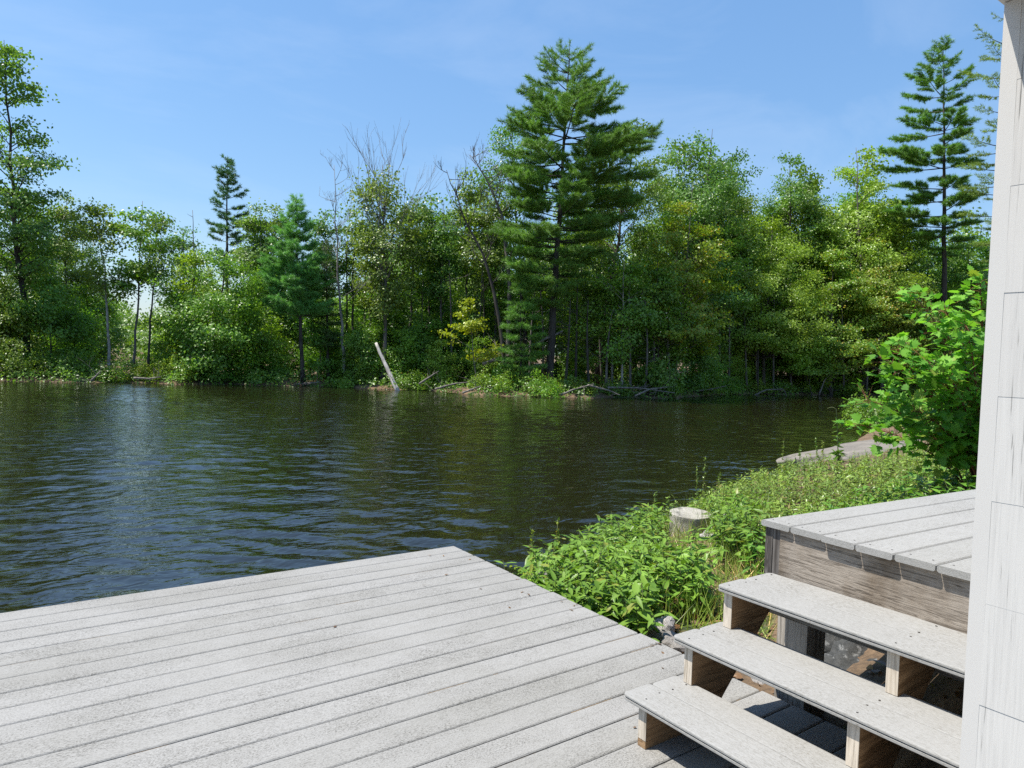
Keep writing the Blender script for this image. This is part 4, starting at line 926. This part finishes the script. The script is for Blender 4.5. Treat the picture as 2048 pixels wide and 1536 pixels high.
def grass(name, pts, seed, hmin, hmax, mat, per=9, wd=.006):
    r = np.random.default_rng(seed); P = np.repeat(np.array(pts), per, 0); n = len(P); P[:, :2] += r.normal(size=(n, 2))*.05
    D = r.normal(size=(n, 3))*.33; D[:, 2] = 1; N = r.normal(size=(n, 3)); mb = MB(); h = r.uniform(hmin, hmax, n)
    N = unit(N); mb.leaves(P, N, D, h, wd, 0, 'needle'); o = mb.build(name, mat); return tag(o, kind='stuff')
DRY = leaf_mat('dry grass', (.22, .17, .08), (.40, .32, .17), trans=.2)
pG = scatter(260, 1280, 1560, 3.9, 8.5, 4, lambda x, y, px, d, z: off_deck(x, y) and d < near_line(px)-.2)
grass('green_grass', pG, 5, .15, .42, LEAF['fine'])
pD = scatter(50, 1290, 1540, 3.4, 7.0, 6, lambda x, y, px, d, z: off_deck(x, y) and d < near_line(px)-.2)
grass('dry_grass', pD, 7, .10, .34, DRY, 6, .005)
# litter of dead leaves by the deck edge and below the stairs
r = np.random.default_rng(21); n = 900; C = np.stack([r.uniform(2.64, 4.2, n), r.uniform(.4, 4.2, n), np.zeros(n)], 1); C[:, 2] = ground_z(C[:, 0], C[:, 1])+.012
N = r.normal(size=(n, 3))*.35; N[:, 2] += 1; mb = MB(); mb.leaves(C, N, r.normal(size=(n, 3)), r.uniform(.03, .09, n), r.uniform(.02, .05, n), .2, 'lance'); tag(mb.build('leaf_litter', LEAF['brown']), kind='stuff')

# tall flowering stalks
ST = [(1268, 925, 7.9), (1206, 962, 7.2)]
for q, (px, py, d) in enumerate([(1411, 912, 10.0), (1394, 932, 9.6), (1568, 880, 12.6), (1600, 888, 12.0), (1632, 876, 11.8), (1645, 882, 11.6), (1115, 1040, 5.6), (1180, 1046, 5.8), (1440, 945, 9.4), (1065, 1058, 5.5), (1310, 985, 8.2), (1337, 992, 8.0)]):
    T = at(px, py, d); B = np.array([T[0]+R_.uniform(-.05, .05), T[1]+R_.uniform(-.05, .05), gz(T)-.02]); root = empty('flower_stalk', B)
    tag(root, 'thin tall seed stalk standing above the weeds at the water edge', 'plant', 'seed stalks above the weeds')
    P = bez(np.zeros(3), (T-B)*.5+np.array([.02, .0, 0]), T-B, 7); mb = MB(); mb.tube(P, np.linspace(.005, .003, 7), 4); mb.build('stem', BARK['stem'], root)
    r = np.random.default_rng(900+q); m_ = 46; f = r.uniform(.45, 1, m_); C = np.stack([np.interp(f, np.linspace(0, 1, 7), P[:, c]) for c in range(3)], 1); D = r.normal(size=(m_, 3)); D[:, 2] += .5
    mb = MB(); mb.leaves(C, r.normal(size=(m_, 3)), D, r.uniform(.02, .05, m_), .018, .1, 'lance'); mb.build('seed_head', LEAF['fine'], root)
# thistle-like plant before the sapling
T = at(1672, 818, 10.5); B = np.array([T[0]+.10, T[1]-.02, gz(T)+.0]); root = empty('tall_weed', B); tag(root, 'tall leggy blue green weed with a nodding tip before the water', 'plant')
P = bez(np.zeros(3), (T-B)*.5+CR*.03, T-B, 9); mb = MB(); mb.tube(P, np.linspace(.009, .004, 9), 5); mb.tube(bez(P[-1], P[-1]-CR*.06+np.array([0, 0, .05]), P[-1]-CR*.13, 5), .004, 4, False); mb.build('stem', BARK['stem'], root)
r = np.random.default_rng(31); m_ = 60; f = np.sqrt(r.uniform(0.02, 1, m_))*.95; C = np.stack([np.interp(1-f*.9, np.linspace(0, 1, 9), P[:, c]) for c in range(3)], 1); D = r.normal(size=(m_, 3)); N = r.normal(size=(m_, 3)); N[:, 2] += 1
mb = MB(); mb.leaves(C, N, D, .06+.10*f, .035, .25, 'lance'); mb.build('foliage', LEAF['weed'], root)
# fern at the deck edge
FB = at(1092, 1165, 4.85); FB[2] = gz(FB); root = empty('fern', FB); tag(root, 'yellow green fern frond at the edge of the lower deck', 'fern')
mb = MB()
for k, (dx, dyv, hz) in enumerate([(-.16, .10, .33), (.10, .02, .26), (-.05, -.12, .25), (.02, .14, .30)]):
    P = bez(np.zeros(3), np.array([dx*.3, dyv*.3, hz]), np.array([dx*1.5, dyv*1.5, hz*.95]), 12); m_ = 11
    for s in (1, -1):
        C = P[1:]; t_ = unit(np.gradient(P, axis=0))[1:]; sd = unit(np.cross(t_, [0, 0, 1.]))*s; l = .085*np.sin(np.linspace(.55, 2.9, 11)); mb.leaves(C, np.repeat([[0, 0, 1.]], 11, 0)+.1*sd, sd+t_*.5, l, .022, .1, 'lance')
mb.build('fronds', LEAF['yellowing'], root)

# maple sapling right
r = np.random.default_rng(41); MB0 = at(1960, 985, 6.6); MB0[2] = gz(MB0)-.02
sap = empty('maple_sapling', MB0); tag(sap, 'bright green maple sapling with reddish twigs beside the house corner', 'sapling')
tr = MB(); an = []; ad = []
stems = [((1835, 600), .012), ((1890, 620), .014), ((1760, 715), .012), ((1800, 690), .011), ((1735, 800), .011), ((1720, 850), .010), ((1960, 565), .016), ((1850, 720), .012), ((1780, 790), .010), ((1900, 760), .011), ((1830, 820), .010), ((1930, 650), .012), ((1870, 870), .010), ((1940, 860), .01), ((2000, 600), .014), ((2020, 740), .014), ((1985, 840), .01)]
for (px, py), rd in stems:
    dpt = 6.4+r.uniform(-.45, .6); tip = at(px, py, dpt)-MB0; s0 = np.array([r.uniform(-.08, .08), r.uniform(-.08, .08), 0.]); 
    mid = s0*.5+tip*.42; mid[2] = tip[2]*.75+.05; mid[:2] = tip[:2]*.35
    P = bez(s0, mid, tip, 12); tr.tube(P, np.linspace(rd, .003, 12), 5, False)
    for f in np.linspace(.26, 1, 19):
        x = np.array([np.interp(f, np.linspace(0, 1, 12), P[:, c]) for c in range(3)]); tdir = unit(np.array([np.interp(min(f+.05, 1), np.linspace(0, 1, 12), P[:, c]) for c in range(3)])-x+1e-4)
        for q in range(4):
            d = unit(tdir*.7+r.normal(size=3)*.75); pl = r.uniform(.06, .20); x2 = x+d*pl
            tr.tube(np.array([x, (x+x2)/2+[0, 0, .008], x2]), [.0028, .002, .0016], 3, False); an.append(x2); ad.append(d)
            if r.random() < .8:
                d3 = unit(d+r.normal(size=3)*.8); x3 = x2+d3*.06; an.append(x3); ad.append(d3)
tr.build('branches', BARK['twig'], sap)
an = np.array(an); ad = np.array(ad); n = len(an); N = r.normal(size=(n, 3))*.5; N[:, 2] += 1.0; N -= CF*.25; ad[:, 2] -= .35
L = r.uniform(.055, .115, n); mb = MB(); mb.leaves(an, N, ad, L, L*r.uniform(.9, 1.08, n), .18, 'maple'); mb.build('foliage', LEAF['sapling'], sap)

# a few dry leaves and needles blown onto the boards
r = np.random.default_rng(61); n = 26; C = np.stack([r.uniform(-1.5, 2.6, n), r.uniform(1.6, 4.3, n), np.full(n, .004)], 1); C[:18, 0] = 2.62-r.exponential(.2, 18)
N = r.normal(size=(n, 3))*.12; N[:, 2] += 1; mb = MB(); mb.leaves(C, N, r.normal(size=(n, 3)), r.uniform(.012, .045, n), r.uniform(.005, .016, n), .1, 'lance'); tag(mb.build('fallen_leaves', LEAF['brown']), kind='stuff')
